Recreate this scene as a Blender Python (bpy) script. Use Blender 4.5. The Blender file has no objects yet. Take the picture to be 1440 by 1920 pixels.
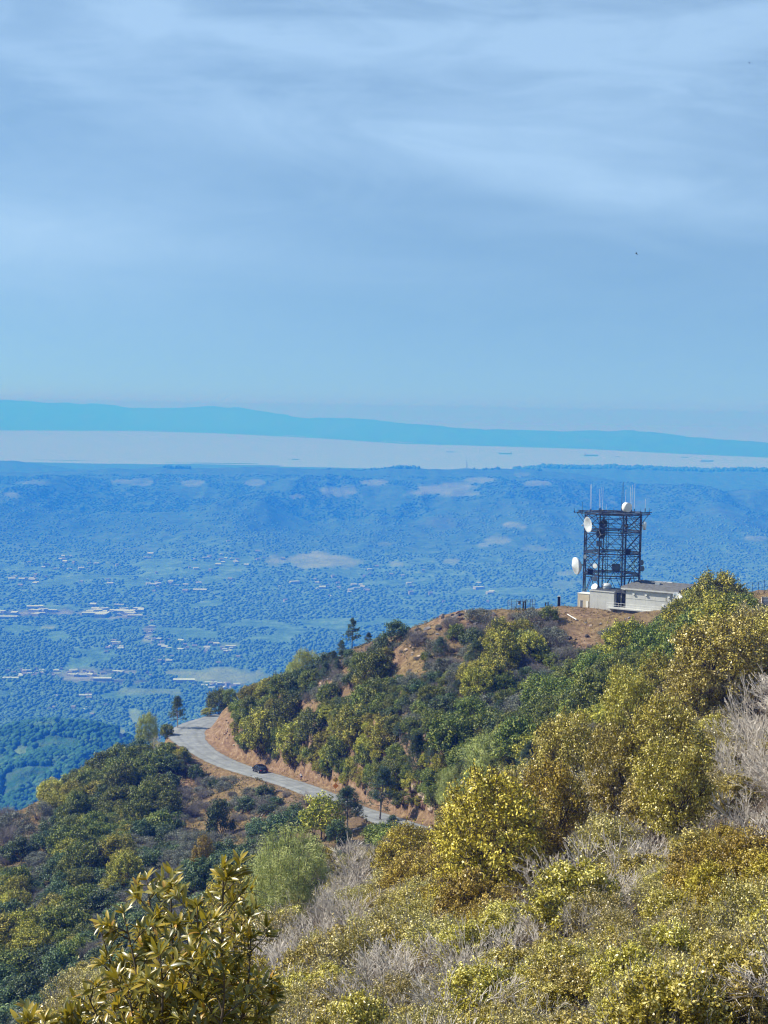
import bpy, math, random
import numpy as np
from mathutils import Matrix, Vector

# ---------------------------------------------------------------- camera, sky, sun, exposure
sc = bpy.context.scene
FPX, U0, V0 = 2770.0, 720.0, 960.0
ROLL, PITCH = math.radians(1.0), math.atan(195.0 / 2770.0)
cr, sr, cp, sp = math.cos(ROLL), math.sin(ROLL), math.cos(PITCH), math.sin(PITCH)
cam_d = bpy.data.cameras.new('camera'); cam = bpy.data.objects.new('camera', cam_d)
sc.collection.objects.link(cam); sc.camera = cam
cam_d.sensor_fit = 'VERTICAL'; cam_d.sensor_height = 24.0; cam_d.lens = 24.0 * FPX / 1920.0
cam_d.clip_start = 0.2; cam_d.clip_end = 300000.0
_f = Vector((0, cp, -sp)); _u = Vector((0, sp, cp)); _r = Vector((1, 0, 0))
_cx = _r * cr + _u * sr; _cy = -_r * sr + _u * cr
cam.matrix_world = Matrix(((_cx.x, _cy.x, -_f.x, 0), (_cx.y, _cy.y, -_f.y, 0), (_cx.z, _cy.z, -_f.z, 0), (0, 0, 0, 1)))

SUN_EL, SUN_AZ = 43.0, -84.0      # azimuth clockwise from +Y (the view direction); the sun stands to the left
sun_dir = Vector((math.sin(math.radians(SUN_AZ)) * math.cos(math.radians(SUN_EL)),
                  math.cos(math.radians(SUN_AZ)) * math.cos(math.radians(SUN_EL)), math.sin(math.radians(SUN_EL))))
sl = bpy.data.lights.new('sun', 'SUN'); sl.energy = 4.9; sl.angle = math.radians(0.53); sl.color = (1.0, 0.93, 0.82)
so = bpy.data.objects.new('sun', sl); sc.collection.objects.link(so)
so.rotation_euler = (-sun_dir).to_track_quat('-Z', 'Y').to_euler()

world = bpy.data.worlds.new('World'); sc.world = world; world.use_nodes = True
wn, wl = world.node_tree.nodes, world.node_tree.links
wn.clear()
def wnode(t, **k):
    n = wn.new(t)
    for a, b in k.items(): setattr(n, a, b)
    return n
sky = wnode('ShaderNodeTexSky', sky_type='NISHITA', sun_disc=False)
sky.sun_elevation = math.radians(SUN_EL); sky.sun_rotation = math.radians(SUN_AZ)
sky.altitude = 1000.0; sky.air_density = 1.0; sky.dust_density = 0.6; sky.ozone_density = 3.0
wtc = wnode('ShaderNodeTexCoord')
# the sky horizon stands a little below eye level, as seen from a mountain top
wmp = wnode('ShaderNodeMapping', vector_type='POINT'); wmp.inputs['Location'].default_value = (0, 0, 0.15)
wl.new(wtc.outputs['Generated'], wmp.inputs['Vector']); wl.new(wmp.outputs[0], sky.inputs['Vector'])
wsep = wnode('ShaderNodeSeparateXYZ'); wl.new(wmp.outputs[0], wsep.inputs[0])
def wmath(op, a, b=None, clamp=False):
    n = wnode('ShaderNodeMath', operation=op, use_clamp=clamp)
    for i, v in enumerate((a, b)):
        if v is None: continue
        if isinstance(v, (int, float)): n.inputs[i].default_value = v
        else: wl.new(v, n.inputs[i])
    return n.outputs[0]
raw = wnode('ShaderNodeSeparateXYZ'); wl.new(wtc.outputs['Generated'], raw.inputs[0])
def cloud(scale, sxyz, tilt, loc, lo, hi, detail=6, rough=0.55, dist=0.6):
    m = wnode('ShaderNodeMapping'); m.inputs['Rotation'].default_value = (0, tilt, 0)
    m.inputs['Scale'].default_value = sxyz; m.inputs['Location'].default_value = loc
    wl.new(wtc.outputs['Generated'], m.inputs[0])
    n = wnode('ShaderNodeTexNoise'); n.inputs['Scale'].default_value = scale; n.inputs['Detail'].default_value = detail
    n.inputs['Roughness'].default_value = rough; n.inputs['Distortion'].default_value = dist
    wl.new(m.outputs[0], n.inputs['Vector'])
    r = wnode('ShaderNodeMapRange', interpolation_type='SMOOTHSTEP'); r.inputs['From Min'].default_value = lo
    r.inputs['From Max'].default_value = hi; wl.new(n.outputs['Fac'], r.inputs['Value'])
    return r.outputs[0]
def bank(u, v, ru, rv, tilt, amount):
    """a long cloud bank over one part of the sky: soft ellipse in direction space"""
    t = math.radians(tilt); dx = wmath('SUBTRACT', raw.outputs['X'], (u - 720) / FPX); dz = wmath('SUBTRACT', raw.outputs['Z'], (765 - v) / FPX)
    a = wmath('DIVIDE', wmath('ADD', wmath('MULTIPLY', dx, math.cos(t)), wmath('MULTIPLY', dz, -math.sin(t))), ru / FPX)
    b = wmath('DIVIDE', wmath('ADD', wmath('MULTIPLY', dx, math.sin(t)), wmath('MULTIPLY', dz, math.cos(t))), rv / FPX)
    r = wmath('ADD', wmath('MULTIPLY', a, a), wmath('MULTIPLY', b, b))
    return wmath('MULTIPLY', wmath('EXPONENT', wmath('MULTIPLY', r, -1.0)), amount)
c1 = cloud(1.0, (2.6, 2.6, 11.0), math.radians(14), (3.1, 1.4, 0.3), 0.30, 0.72, 6, .52, .9)
c2 = cloud(1.0, (7.0, 7.0, 26.0), math.radians(20), (7.7, 2.2, 5.1), 0.28, 0.85, 9, .60, 2.0)
veil = wnode('ShaderNodeMapRange', interpolation_type='SMOOTHSTEP'); veil.inputs['From Min'].default_value = -0.06; veil.inputs['From Max'].default_value = 0.30
wl.new(raw.outputs['Z'], veil.inputs['Value'])
banks = bank(330, 95, 330, 34, 9, .5)
for q in ((560, 250, 620, 62, 9, .42), (60, 470, 300, 85, 3, .55), (1200, 210, 520, 150, 6, .42), (900, 40, 600, 110, 4, .35), (1150, 370, 260, 40, 10, .3), (520, 500, 300, 40, 6, .12)): banks = wmath('ADD', banks, bank(*q))
soft = wmath('ADD', wmath('MULTIPLY', c1, .6), wmath('MULTIPLY', c2, .4))
cfac = wmath('ADD', wmath('MULTIPLY', wmath('ADD', banks, wmath('MULTIPLY', veil.outputs[0], .60)), wmath('ADD', wmath('MULTIPLY', soft, .65), .5)), wmath('MULTIPLY', wmath('MULTIPLY', soft, veil.outputs[0]), .25), True)
cfac = wmath('MULTIPLY', cfac, 0.66)
tint = wnode('ShaderNodeMix', data_type='RGBA', blend_type='MULTIPLY'); tint.inputs[0].default_value = 1.0
wl.new(sky.outputs[0], tint.inputs[6]); tint.inputs[7].default_value = (0.90, 1.09, 1.07, 1)
cmx = wnode('ShaderNodeMix', data_type='RGBA'); wl.new(cfac, cmx.inputs[0]); wl.new(tint.outputs[2], cmx.inputs[6])
cmx.inputs[7].default_value = (3.7, 5.5, 7.8, 1)
bg = wnode('ShaderNodeBackground'); bg.inputs['Strength'].default_value = 0.100; wl.new(cmx.outputs[2], bg.inputs['Color'])
wo = wnode('ShaderNodeOutputWorld'); wl.new(bg.outputs[0], wo.inputs['Surface'])

sc.view_settings.view_transform = 'Standard'; sc.view_settings.look = 'None'; sc.view_settings.gamma = 1.0
sc.view_settings.use_curve_mapping = False; sc.view_settings.exposure = 0.48
sc.render.engine = 'CYCLES'
sc.cycles.max_bounces = 6; sc.cycles.diffuse_bounces = 2; sc.cycles.glossy_bounces = 2; sc.cycles.transmission_bounces = 2
sc.cycles.volume_bounces = 2; sc.cycles.use_denoising = True; sc.cycles.caustics_reflective = False
sc.cycles.pixel_filter_type = 'BLACKMAN_HARRIS'; sc.cycles.filter_width = 1.2

# ---------------------------------------------------------------- helpers
COL = sc.collection
def ray(u, v):
    xc, yc = u - U0, V0 - v
    x, y = xc * cr - yc * sr, xc * sr + yc * cr
    return np.array((x, y * sp + FPX * cp, y * cp - FPX * sp)) / FPX
def at(u, v, Y):                     # the point of the place seen towards (u, v), Y metres ahead
    d = ray(u, v); return d * (Y / d[1])
def proj(x, y, z):
    yy = y * sp + z * cp; f = np.maximum(y * cp - z * sp, 0.01)
    a, b = x / f * FPX, yy / f * FPX
    return U0 + a * cr + b * sr, V0 - (b * cr - a * sr)
def tag(o, label=None, cat=None, group=None, kind=None):
    if label: o['label'] = label
    if cat: o['category'] = cat
    if group: o['group'] = group
    if kind: o['kind'] = kind
    return o
def empty(name, loc=(0, 0, 0), rz=0.0):
    o = bpy.data.objects.new(name, None); COL.objects.link(o); o.location = loc; o.rotation_euler = (0, 0, rz)
    o.empty_display_size = 0.3; return o
def link(name, me, parent=None, loc=None):
    o = bpy.data.objects.new(name, me); COL.objects.link(o)
    if parent: o.parent = parent
    if loc is not None: o.location = loc
    return o
def np_mesh(name, verts, faces, mats=(), smooth=False, mi=None, face_attr=None, point_attr=None):
    """verts (n,3), faces (m,3 or 4) arrays -> mesh"""
    verts = np.asarray(verts, np.float32); faces = np.asarray(faces, np.int32); k = faces.shape[1]
    me = bpy.data.meshes.new(name)
    me.vertices.add(len(verts)); me.vertices.foreach_set('co', verts.ravel())
    me.loops.add(faces.size); me.loops.foreach_set('vertex_index', faces.ravel())
    me.polygons.add(len(faces)); me.polygons.foreach_set('loop_start', np.arange(0, faces.size, k, dtype=np.int32))
    me.polygons.foreach_set('loop_total', np.full(len(faces), k, np.int32))
    for m in mats: me.materials.append(m)
    if mi is not None: me.polygons.foreach_set('material_index', np.asarray(mi, np.int32))
    me.update(calc_edges=True)
    me.polygons.foreach_set('use_smooth', np.full(len(faces), smooth, bool))
    for d, dom in ((face_attr, 'FACE'), (point_attr, 'POINT')):
        for a, val in (d or {}).items():
            t = me.attributes.new(a, 'FLOAT', dom); t.data.foreach_set('value', np.asarray(val, np.float32))
    return me
class MB:
    """collects boxes, bars and tubes as ONE mesh"""
    def __init__(s): s.v, s.f, s.m = [], [], []
    def add(s, vs, fs, m=0):
        b = len(s.v); s.v += [tuple(map(float, v)) for v in vs]; s.f += [tuple(b + i for i in f) for f in fs]; s.m += [m] * len(fs); return s
    def box(s, c, d, rz=0.0, m=0, M=None):
        vs = [Vector((x * d[0] / 2, y * d[1] / 2, z * d[2] / 2)) for x in (-1, 1) for y in (-1, 1) for z in (-1, 1)]
        R = M if M is not None else Matrix.Rotation(rz, 3, 'Z')
        return s.add([R @ v + Vector(c) for v in vs], [(0, 1, 3, 2), (4, 6, 7, 5), (0, 4, 5, 1), (2, 3, 7, 6), (0, 2, 6, 4), (1, 5, 7, 3)], m)
    def bar(s, a, b, w, n=4, w2=None, m=0, cap=True):
        a, b = Vector(a), Vector(b); d = (b - a).normalized()
        r = d.cross(Vector((0, 0, 1)) if abs(d.z) < .95 else Vector((1, 0, 0))).normalized(); q = d.cross(r)
        w2 = w if w2 is None else w2; vs = []
        for p, ww in ((a, w), (b, w2)):
            for i in range(n):
                t = 2 * math.pi * (i + .5) / n; vs.append(p + (r * math.cos(t) + q * math.sin(t)) * ww)
        fs = [(i, (i + 1) % n, n + (i + 1) % n, n + i) for i in range(n)]
        if cap: fs += [tuple(range(n))[::-1], tuple(range(n, 2 * n))]
        return s.add(vs, fs, m)
    def lathe(s, prof, n=16, M=Matrix.Identity(4), m=0):
        """prof: (r, z) pairs, turned round local z, placed by the 4x4 M"""
        vs, fs = [], []
        for r, z in prof:
            for i in range(n):
                t = 2 * math.pi * i / n; vs.append(M @ Vector((r * math.cos(t), r * math.sin(t), z)))
        for k in range(len(prof) - 1):
            for i in range(n): fs.append((k * n + i, k * n + (i + 1) % n, (k + 1) * n + (i + 1) % n, (k + 1) * n + i))
        return s.add(vs, fs, m)
    def build(s, name, mats, parent=None, loc=None, smooth=False):
        me = bpy.data.meshes.new(name); me.from_pydata(s.v, [], s.f)
        for x in (mats if isinstance(mats, (list, tuple)) else [mats]): me.materials.append(x)
        me.polygons.foreach_set('material_index', np.array(s.m, np.int32))
        if smooth: me.polygons.foreach_set('use_smooth', np.ones(len(s.f), bool))
        me.update(); return link(name, me, parent, loc)

# value noise on arrays
def _h(ix, iy, seed):
    n = (ix.astype(np.int64) * 374761393 + iy.astype(np.int64) * 668265263 + seed * 1442695041) & 0xffffffff
    n = ((n ^ (n >> 13)) * 1274126177) & 0xffffffff
    return ((n ^ (n >> 16)) & 0xffff) / 65535.0
def vnoise(x, y, seed=0):
    x0, y0 = np.floor(x), np.floor(y); fx, fy = x - x0, y - y0
    fx, fy = fx * fx * fx * (fx * (fx * 6 - 15) + 10), fy * fy * fy * (fy * (fy * 6 - 15) + 10)
    a, b, c, d = _h(x0, y0, seed), _h(x0 + 1, y0, seed), _h(x0, y0 + 1, seed), _h(x0 + 1, y0 + 1, seed)
    return (a * (1 - fx) + b * fx) * (1 - fy) + (c * (1 - fx) + d * fx) * fy
def fbm(x, y, oct=5, seed=0, ridged=False):
    s, a, t = 0, 0.5, 0
    for i in range(oct):
        n = vnoise(x * 2 ** i + 13.7 * i, y * 2 ** i - 7.3 * i, seed + i)
        if ridged: n = 1 - abs(2 * n - 1)
        s = s + a * n; t += a; a *= .5
    return s / t
def sstep(a, b, x):
    t = np.clip((x - a) / (b - a), 0, 1); return t * t * (3 - 2 * t)

# ---------------------------------------------------------------- materials
def mat(name):
    m = bpy.data.materials.new(name); m.use_nodes = True; nt = m.node_tree
    for n in list(nt.nodes):
        if n.type not in ('BSDF_PRINCIPLED', 'OUTPUT_MATERIAL'): nt.nodes.remove(n)
    return m, nt, nt.nodes['Principled BSDF']
def N(nt, t, ins=None, **k):
    n = nt.nodes.new(t)
    for a, b in k.items(): setattr(n, a, b)
    for a, b in (ins or {}).items():
        if hasattr(b, 'is_linked') or hasattr(b, 'links'): nt.links.new(b, n.inputs[a])
        else: n.inputs[a].default_value = b
    return n
def noise(nt, scale, detail=4, rough=.55, vec=None, dist=0.0):
    i = {'Scale': scale, 'Detail': detail, 'Roughness': rough, 'Distortion': dist}
    if vec is None: vec = N(nt, 'ShaderNodeTexCoord').outputs['Object']
    i['Vector'] = vec
    return N(nt, 'ShaderNodeTexNoise', i).outputs['Fac']
def ramp(nt, fac, stops, interp='LINEAR'):
    r = N(nt, 'ShaderNodeValToRGB', {'Fac': fac}); e = r.color_ramp.elements; r.color_ramp.interpolation = interp
    while len(e) < len(stops): e.new(0.5)
    for x, (p, c) in zip(e, stops): x.position = p; x.color = (*c, 1)
    return r.outputs[0]
def mixc(nt, fac, a, b, blend='MIX'):
    n = N(nt, 'ShaderNodeMix', data_type='RGBA', blend_type=blend)
    for i, v in ((0, fac), (6, a), (7, b)):
        if isinstance(v, tuple): n.inputs[i].default_value = (*v, 1)
        elif isinstance(v, (int, float)): n.inputs[i].default_value = v
        else: nt.links.new(v, n.inputs[i])
    return n.outputs[2]
def attr(nt, name): return N(nt, 'ShaderNodeAttribute', attribute_name=name).outputs['Fac']
def bump(nt, b, h, dist=.02, strength=.6):
    n = N(nt, 'ShaderNodeBump', {'Height': h, 'Distance': dist, 'Strength': strength}); nt.links.new(n.outputs[0], b.inputs['Normal'])
def mat_plain(name, col, rough=.6, metal=0.0, var=.25, scale=3.0, spec=.5, bmp=0.0):
    m, nt, b = mat(name)
    f = noise(nt, scale, 5, .6)
    dark = tuple(c * (1 - var) for c in col); lite = tuple(min(1, c * (1 + var)) for c in col)
    nt.links.new(ramp(nt, f, [(.3, dark), (.7, lite)]), b.inputs['Base Color'])
    b.inputs['Roughness'].default_value = rough; b.inputs['Metallic'].default_value = metal; b.inputs['Specular IOR Level'].default_value = spec
    if bmp: bump(nt, b, f, bmp)
    return m

# ---------------------------------------------------------------- the near mountain side
ROAD_PX = [(1010, 1640, 185), (900, 1598, 203), (795, 1558, 225), (700, 1531, 252), (655, 1513, 266), (612, 1494, 282), (560, 1474, 300),
           (520, 1461, 313), (480, 1449, 324), (440, 1437, 334), (405, 1422, 343), (375, 1404, 352), (354, 1386, 362), (352, 1371, 372),
           (372, 1358, 383), (398, 1349, 394), (425, 1341, 404), (460, 1338, 414)]
_rp = np.array([at(*p) for p in ROAD_PX])
def catmull(P, n=14):
    P = np.vstack([2 * P[0] - P[1], P, 2 * P[-1] - P[-2]]); out = []
    for i in range(1, len(P) - 2):
        for t in np.linspace(0, 1, n, endpoint=False):
            a, b, c, d = P[i - 1], P[i], P[i + 1], P[i + 2]
            out.append(.5 * ((2 * b) + (c - a) * t + (2 * a - 5 * b + 4 * c - d) * t * t + (3 * b - a - 3 * c + d) * t ** 3))
    out.append(P[-2]); return np.array(out)
ROAD = catmull(_rp)
for _ in range(30): ROAD[1:-1, 2] = (ROAD[:-2, 2] + ROAD[2:, 2] + ROAD[1:-1, 2] * 2) / 4
def road_near(X, Y):
    X, Y = np.atleast_1d(X), np.atleast_1d(Y); best = np.full(X.shape, 1e9); z = np.zeros(X.shape); side = np.zeros(X.shape)
    for i in range(len(ROAD) - 1):
        a, b = ROAD[i], ROAD[i + 1]; d = b[:2] - a[:2]; L = d @ d
        t = np.clip(((X - a[0]) * d[0] + (Y - a[1]) * d[1]) / L, 0, 1)
        dx, dy = X - (a[0] + t * d[0]), Y - (a[1] + t * d[1]); r = np.hypot(dx, dy); m = r < best
        best = np.where(m, r, best); z = np.where(m, a[2] + t * (b[2] - a[2]), z); side = np.where(m, d[0] * dy - d[1] * dx, side)
    return best, z, side
CTRL = [  # (u, v, Y) of bare ground
    (1440, 1110, 268), (1500, 1112, 262), (1400, 1112, 272), (1330, 1135, 285), (1250, 1150, 296), (1200, 1155, 300), (1150, 1153, 303), (1090, 1146, 306),
    (1045, 1143, 308), (1000, 1144, 310), (950, 1144, 311), (900, 1150, 312), (850, 1160, 313), (800, 1174, 315), (760, 1190, 318), (700, 1204, 322), (650, 1222, 328),
    (600, 1248, 336), (550, 1275, 346), (500, 1298, 360), (465, 1318, 378), (445, 1330, 396),
    (1100, 1200, 286), (1000, 1200, 288), (900, 1210, 290), (800, 1230, 292), (700, 1260, 300), (600, 1310, 315), (1200, 1200, 278), (1100, 1250, 262),
    (1000, 1280, 256), (900, 1300, 256), (800, 1320, 262), (700, 1350, 275), (620, 1380, 301), (540, 1390, 329), (480, 1385, 340), (1000, 1350, 232),
    (900, 1400, 232), (800, 1420, 240), (700, 1440, 266), (620, 1450, 290), (900, 1480, 212), (820, 1500, 233), (420, 1370, 366),
    (300, 1405, 362), (250, 1420, 352), (200, 1440, 346), (150, 1465, 342), (100, 1492, 338), (50, 1515, 334), (0, 1540, 330), (-80, 1575, 322),
    (330, 1450, 334), (250, 1480, 326), (400, 1490, 305), (480, 1510, 288), (560, 1535, 262), (600, 1570, 230), (680, 1575, 222), (760, 1590, 205),
    (200, 1560, 296), (100, 1580, 292), (0, 1620, 280), (0, 1720, 238), (0, 1830, 200), (0, 1950, 172), (150, 1680, 240), (150, 1820, 190),
    (300, 1600, 262), (300, 1700, 212), (400, 1600, 240), (450, 1700, 165), (500, 1620, 205), (560, 1730, 118), (-100, 1750, 230), (-100, 1950, 172),
    (640, 1800, 78), (700, 1700, 118), (800, 1680, 118), (800, 1860, 46), (680, 1930, 37), (500, 1930, 60), (500, 1850, 84), (400, 1850, 120), (300, 1930, 110),
    (950, 1770, 70), (1050, 1700, 78), (1100, 1920, 30), (1200, 1800, 44), (900, 1920, 34), (1440, 1920, 24), (1440, 1800, 33), (1440, 1650, 50),
    (1300, 1700, 50), (1200, 1620, 72), (1440, 1500, 72), (1300, 1520, 82), (1440, 1380, 100), (1200, 1500, 100), (1080, 1560, 100), (1300, 1380, 128), (1440, 1250, 142),
    (1200, 1400, 145), (1080, 1480, 132), (980, 1560, 142), (1440, 1170, 205), (1300, 1270, 190), (1200, 1330, 185), (1080, 1400, 180), (980, 1500, 178),
    (1350, 1190, 228), (1250, 1230, 238), (1550, 1300, 120), (1550, 1600, 55), (1560, 1950, 22), (1560, 1150, 220)]
_cpt = [at(*p) for p in CTRL]
_cpt += [(0, 0, -1.7), (8, 4, -1.2), (-10, 5, -6), (-25, 30, -22), (-60, 60, -48), (25, 20, -1.5), (40, 60, -4), (-110, 110, -85), (0, -20, 1), (30, -15, 4), (-40, -10, -14)]
def behind(u, v, Y, drops):
    for dy, dz in drops:
        p = at(u, v, Y); s = (Y + dy) / Y; _cpt.append((p[0] * s, Y + dy, p[2] - dz))
for (u, v, Y) in CTRL[:22:2]: behind(u, v, Y, ((22, 14), (60, 45), (130, 120)))
for (u, v, Y) in CTRL[46:52:2]: behind(u, v, Y, ((22, 16), (60, 52), (120, 110)))
behind(345, 1385, 380, ((28, 22), (60, 60))); behind(300, 1405, 372, ((40, 34),)); behind(395, 1352, 400, ((20, 16),)); behind(425, 1343, 412, ((20, 16),))
for x, y, z in ((-150, 200, -150), (-160, 330, -165), (170, 150, -14), (180, 300, -60), (0, 520, -240), (-120, 520, -260), (130, 520, -210)): _cpt.append((x, y, z))
_cpt = np.array(_cpt, float)
def _phi(r2): return r2 * np.log(r2 + 1e-6)
_P = _cpt[:, :2] / 100.0; _n = len(_P)
_A = np.zeros((_n + 3, _n + 3)); _A[:_n, :_n] = _phi(((_P[:, None] - _P[None]) ** 2).sum(-1)) + np.eye(_n) * 0.004
_A[:_n, _n] = 1; _A[:_n, _n + 1:] = _P; _A[_n, :_n] = 1; _A[_n + 1:, :_n] = _P.T
_w = np.linalg.solve(_A, np.concatenate([_cpt[:, 2], [0, 0, 0]]))
PAD = at(1170, 1152, 305)            # levelled pad of the relay station
def ground_raw(X, Y):
    X, Y = np.asarray(X, float), np.asarray(Y, float); out = np.zeros(X.size); xs, ys = X.ravel() / 100, Y.ravel() / 100
    for s in range(0, X.size, 20000):
        a, b = xs[s:s + 20000], ys[s:s + 20000]
        K = _phi((a[:, None] - _P[None, :, 0]) ** 2 + (b[:, None] - _P[None, :, 1]) ** 2)
        out[s:s + 20000] = K @ _w[:_n] + _w[_n] + a * _w[_n + 1] + b * _w[_n + 2]
    return out.reshape(X.shape)
GX0, GX1, GY0, GY1, GS = -170.0, 190.0, -20.0, 470.0, 1.25
_gx = np.arange(GX0, GX1 + .1, GS); _gy = np.arange(GY0, GY1 + .1, GS)
_GX, _GY = np.meshgrid(_gx, _gy)
_GZ = ground_raw(_GX, _GY)
_rd, _rz, _rs = (q.reshape(_GX.shape) for q in road_near(_GX.ravel(), _GY.ravel()))
_nz = (fbm(_GX / 14, _GY / 14, 4, 3) - .5) * 2.4 + (fbm(_GX / 3.2, _GY / 3.2, 3, 9, True) - .5) * .8
_GZ = _GZ + _nz * sstep(4.5, 14, _rd)
_w1 = 1 - sstep(4.4, 7.2, _rd)
_GZ = _GZ * (1 - _w1) + (_rz - 0.10) * _w1
def ground(x, y):
    x = np.clip((np.asarray(x, float) - GX0) / GS, 0, len(_gx) - 1.001); y = np.clip((np.asarray(y, float) - GY0) / GS, 0, len(_gy) - 1.001)
    i, j = np.floor(x).astype(int), np.floor(y).astype(int); fx, fy = x - i, y - j
    return (_GZ[j, i] * (1 - fx) + _GZ[j, i + 1] * fx) * (1 - fy) + (_GZ[j + 1, i] * (1 - fx) + _GZ[j + 1, i + 1] * fx) * fy
def hit(u, v, y0=20.0, y1=460.0, h=0.0):
    """first ground point (raised by h) seen towards (u, v)"""
    d = ray(u, v); Y = np.arange(y0, y1, .5); X = d[0] / d[1] * Y; Z = d[2] / d[1] * Y
    g = ground(X, Y) + h; k = np.argmax(g >= Z)
    if not (g >= Z).any(): k = int(np.argmin(Z - g))
    return np.array((X[k], Y[k], ground(X[k], Y[k])))
# ground material: dry grass, brown earth, red cut banks
gm, nt, gb = mat('hillside_soil')
_tc = N(nt, 'ShaderNodeTexCoord').outputs['Object']
n1 = noise(nt, .09, 6, .6, _tc); n2 = noise(nt, .9, 6, .65, _tc); n3 = noise(nt, 5.0, 4, .7, _tc)
grass = ramp(nt, n2, [(.3, (.10, .068, .038)), (.5, (.22, .155, .075)), (.72, (.36, .27, .13))])
earth = ramp(nt, n3, [(.3, (.085, .058, .040)), (.55, (.19, .135, .09)), (.8, (.34, .27, .20))])
base = mixc(nt, ramp(nt, n1, [(.36, (0, 0, 0)), (.52, (1, 1, 1))]), earth, grass)
red = ramp(nt, n2, [(.28, (.11, .066, .045)), (.5, (.25, .16, .10)), (.75, (.44, .33, .23))])
base = mixc(nt, attr(nt, 'red'), base, red)
nt.links.new(base, gb.inputs['Base Color']); gb.inputs['Roughness'].default_value = .95; gb.inputs['Specular IOR Level'].default_value = .15
bump(nt, gb, N(nt, 'ShaderNodeMath', {0: n2, 1: n3}, operation='ADD').outputs[0], .35, .9)
_u, _v = proj(_GX, _GY, _GZ)
def ell(U, V, cx, cy, rx, ry): return np.clip(1.35 - np.hypot((U - cx) / rx, (V - cy) / ry), 0, 1)
_bank = (1 - sstep(4.5, 9.5, _rd)) * sstep(3.0, 4.2, _rd)
_red = _bank * np.where(_rs > 0, .35, 1.0)
_redpx = [(1095, 1215, 30, 55), (735, 1232, 30, 22), (800, 1510, 60, 45), (1090, 1150, 60, 12), (600, 1280, 60, 30), (345, 1465, 30, 18), (430, 1370, 50, 50), (850, 1165, 60, 14), (560, 1300, 60, 30)]
for e in _redpx: _red = np.maximum(_red, ell(_u, _v, *e) * .9)
_red = np.clip(_red * (.45 + 1.1 * fbm(_GX / 6, _GY / 6, 4, 21)), 0, 1)
_j, _i = np.meshgrid(np.arange(len(_gy) - 1), np.arange(len(_gx) - 1), indexing='ij'); _nx = len(_gx)
_q = np.stack([_j * _nx + _i, _j * _nx + _i + 1, (_j + 1) * _nx + _i + 1, (_j + 1) * _nx + _i], -1).reshape(-1, 4)
me = np_mesh('hillside', np.stack([_GX, _GY, _GZ], -1).reshape(-1, 3), _q, (gm,), True, point_attr={'red': _red.ravel()})
tag(link('hillside', me), 'steep brown chaparral hillside under the shrubs and the relay station', 'hillside', kind='structure')

# the road: pale worn asphalt strip with ragged edges
rm, nt, rb = mat('old_asphalt')
_tc = N(nt, 'ShaderNodeTexCoord').outputs['Object']
a1 = noise(nt, .35, 6, .6, _tc); a2 = noise(nt, 14, 3, .6, _tc)
asp = ramp(nt, a1, [(.3, (.18, .195, .21)), (.55, (.26, .28, .295)), (.75, (.34, .355, .37))])
asp = mixc(nt, ramp(nt, a2, [(.35, (.75, .75, .75)), (.65, (1, 1, 1))]), (0, 0, 0), asp)
lane = attr(nt, 'across')            # 0..1 over the width: tyre tracks and a cracked seam
seam = ramp(nt, lane, [(0, (.55, .5, .42)), (.06, (1, 1, 1)), (.2, (1, 1, 1)), (.27, (.80, .80, .80)), (.35, (1, 1, 1)), (.495, (1, 1, 1)), (.5, (.62, .62, .62)), (.505, (1, 1, 1)), (.66, (1, 1, 1)), (.73, (.80, .80, .80)), (.8, (1, 1, 1)), (.94, (1, 1, 1)), (1, (.55, .5, .42))])
asp = mixc(nt, 1.0, asp, seam, 'MULTIPLY')
crk = N(nt, 'ShaderNodeTexVoronoi', {'Scale': .5, 'Vector': _tc}, feature='DISTANCE_TO_EDGE').outputs['Distance']
asp = mixc(nt, ramp(nt, crk, [(0, (.45, .45, .45)), (.03, (0, 0, 0))]), asp, (.06, .06, .06))
nt.links.new(asp, rb.inputs['Base Color']); rb.inputs['Roughness'].default_value = .85; bump(nt, rb, a2, .02)
_t = np.gradient(ROAD[:, :2], axis=0); _t /= np.linalg.norm(_t, axis=1)[:, None]; _nn = np.stack([-_t[:, 1], _t[:, 0]], 1)
K = 13; vs, fs, ac = [], [], []
_wb = np.interp(np.arange(len(ROAD)), [0, 90, 150, 175, 200, 240], [3.1, 3.2, 3.4, 4.9, 4.6, 3.6])
_rr = np.random.RandomState(4)
for i, p in enumerate(ROAD):
    for k in range(K):
        s = k / (K - 1) * 2 - 1; jit = (_rr.rand() - .5) * .35 if k in (0, K - 1) else 0
        vs.append((p[0] + _nn[i, 0] * (s * _wb[i] + jit), p[1] + _nn[i, 1] * (s * _wb[i] + jit), p[2] + .05 * (1 - s * s) + (0.0 if abs(s) < 1 else -.12))); ac.append((s + 1) / 2)
for i in range(len(ROAD) - 1):
    for k in range(K - 1): fs.append((i * K + k, i * K + k + 1, (i + 1) * K + k + 1, (i + 1) * K + k))
me = np_mesh('mountain_road', vs, fs, (rm,), True, point_attr={'across': ac})
tag(link('mountain_road', me), 'narrow pale grey asphalt road bending round the hillside', 'road', kind='structure')

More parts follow.
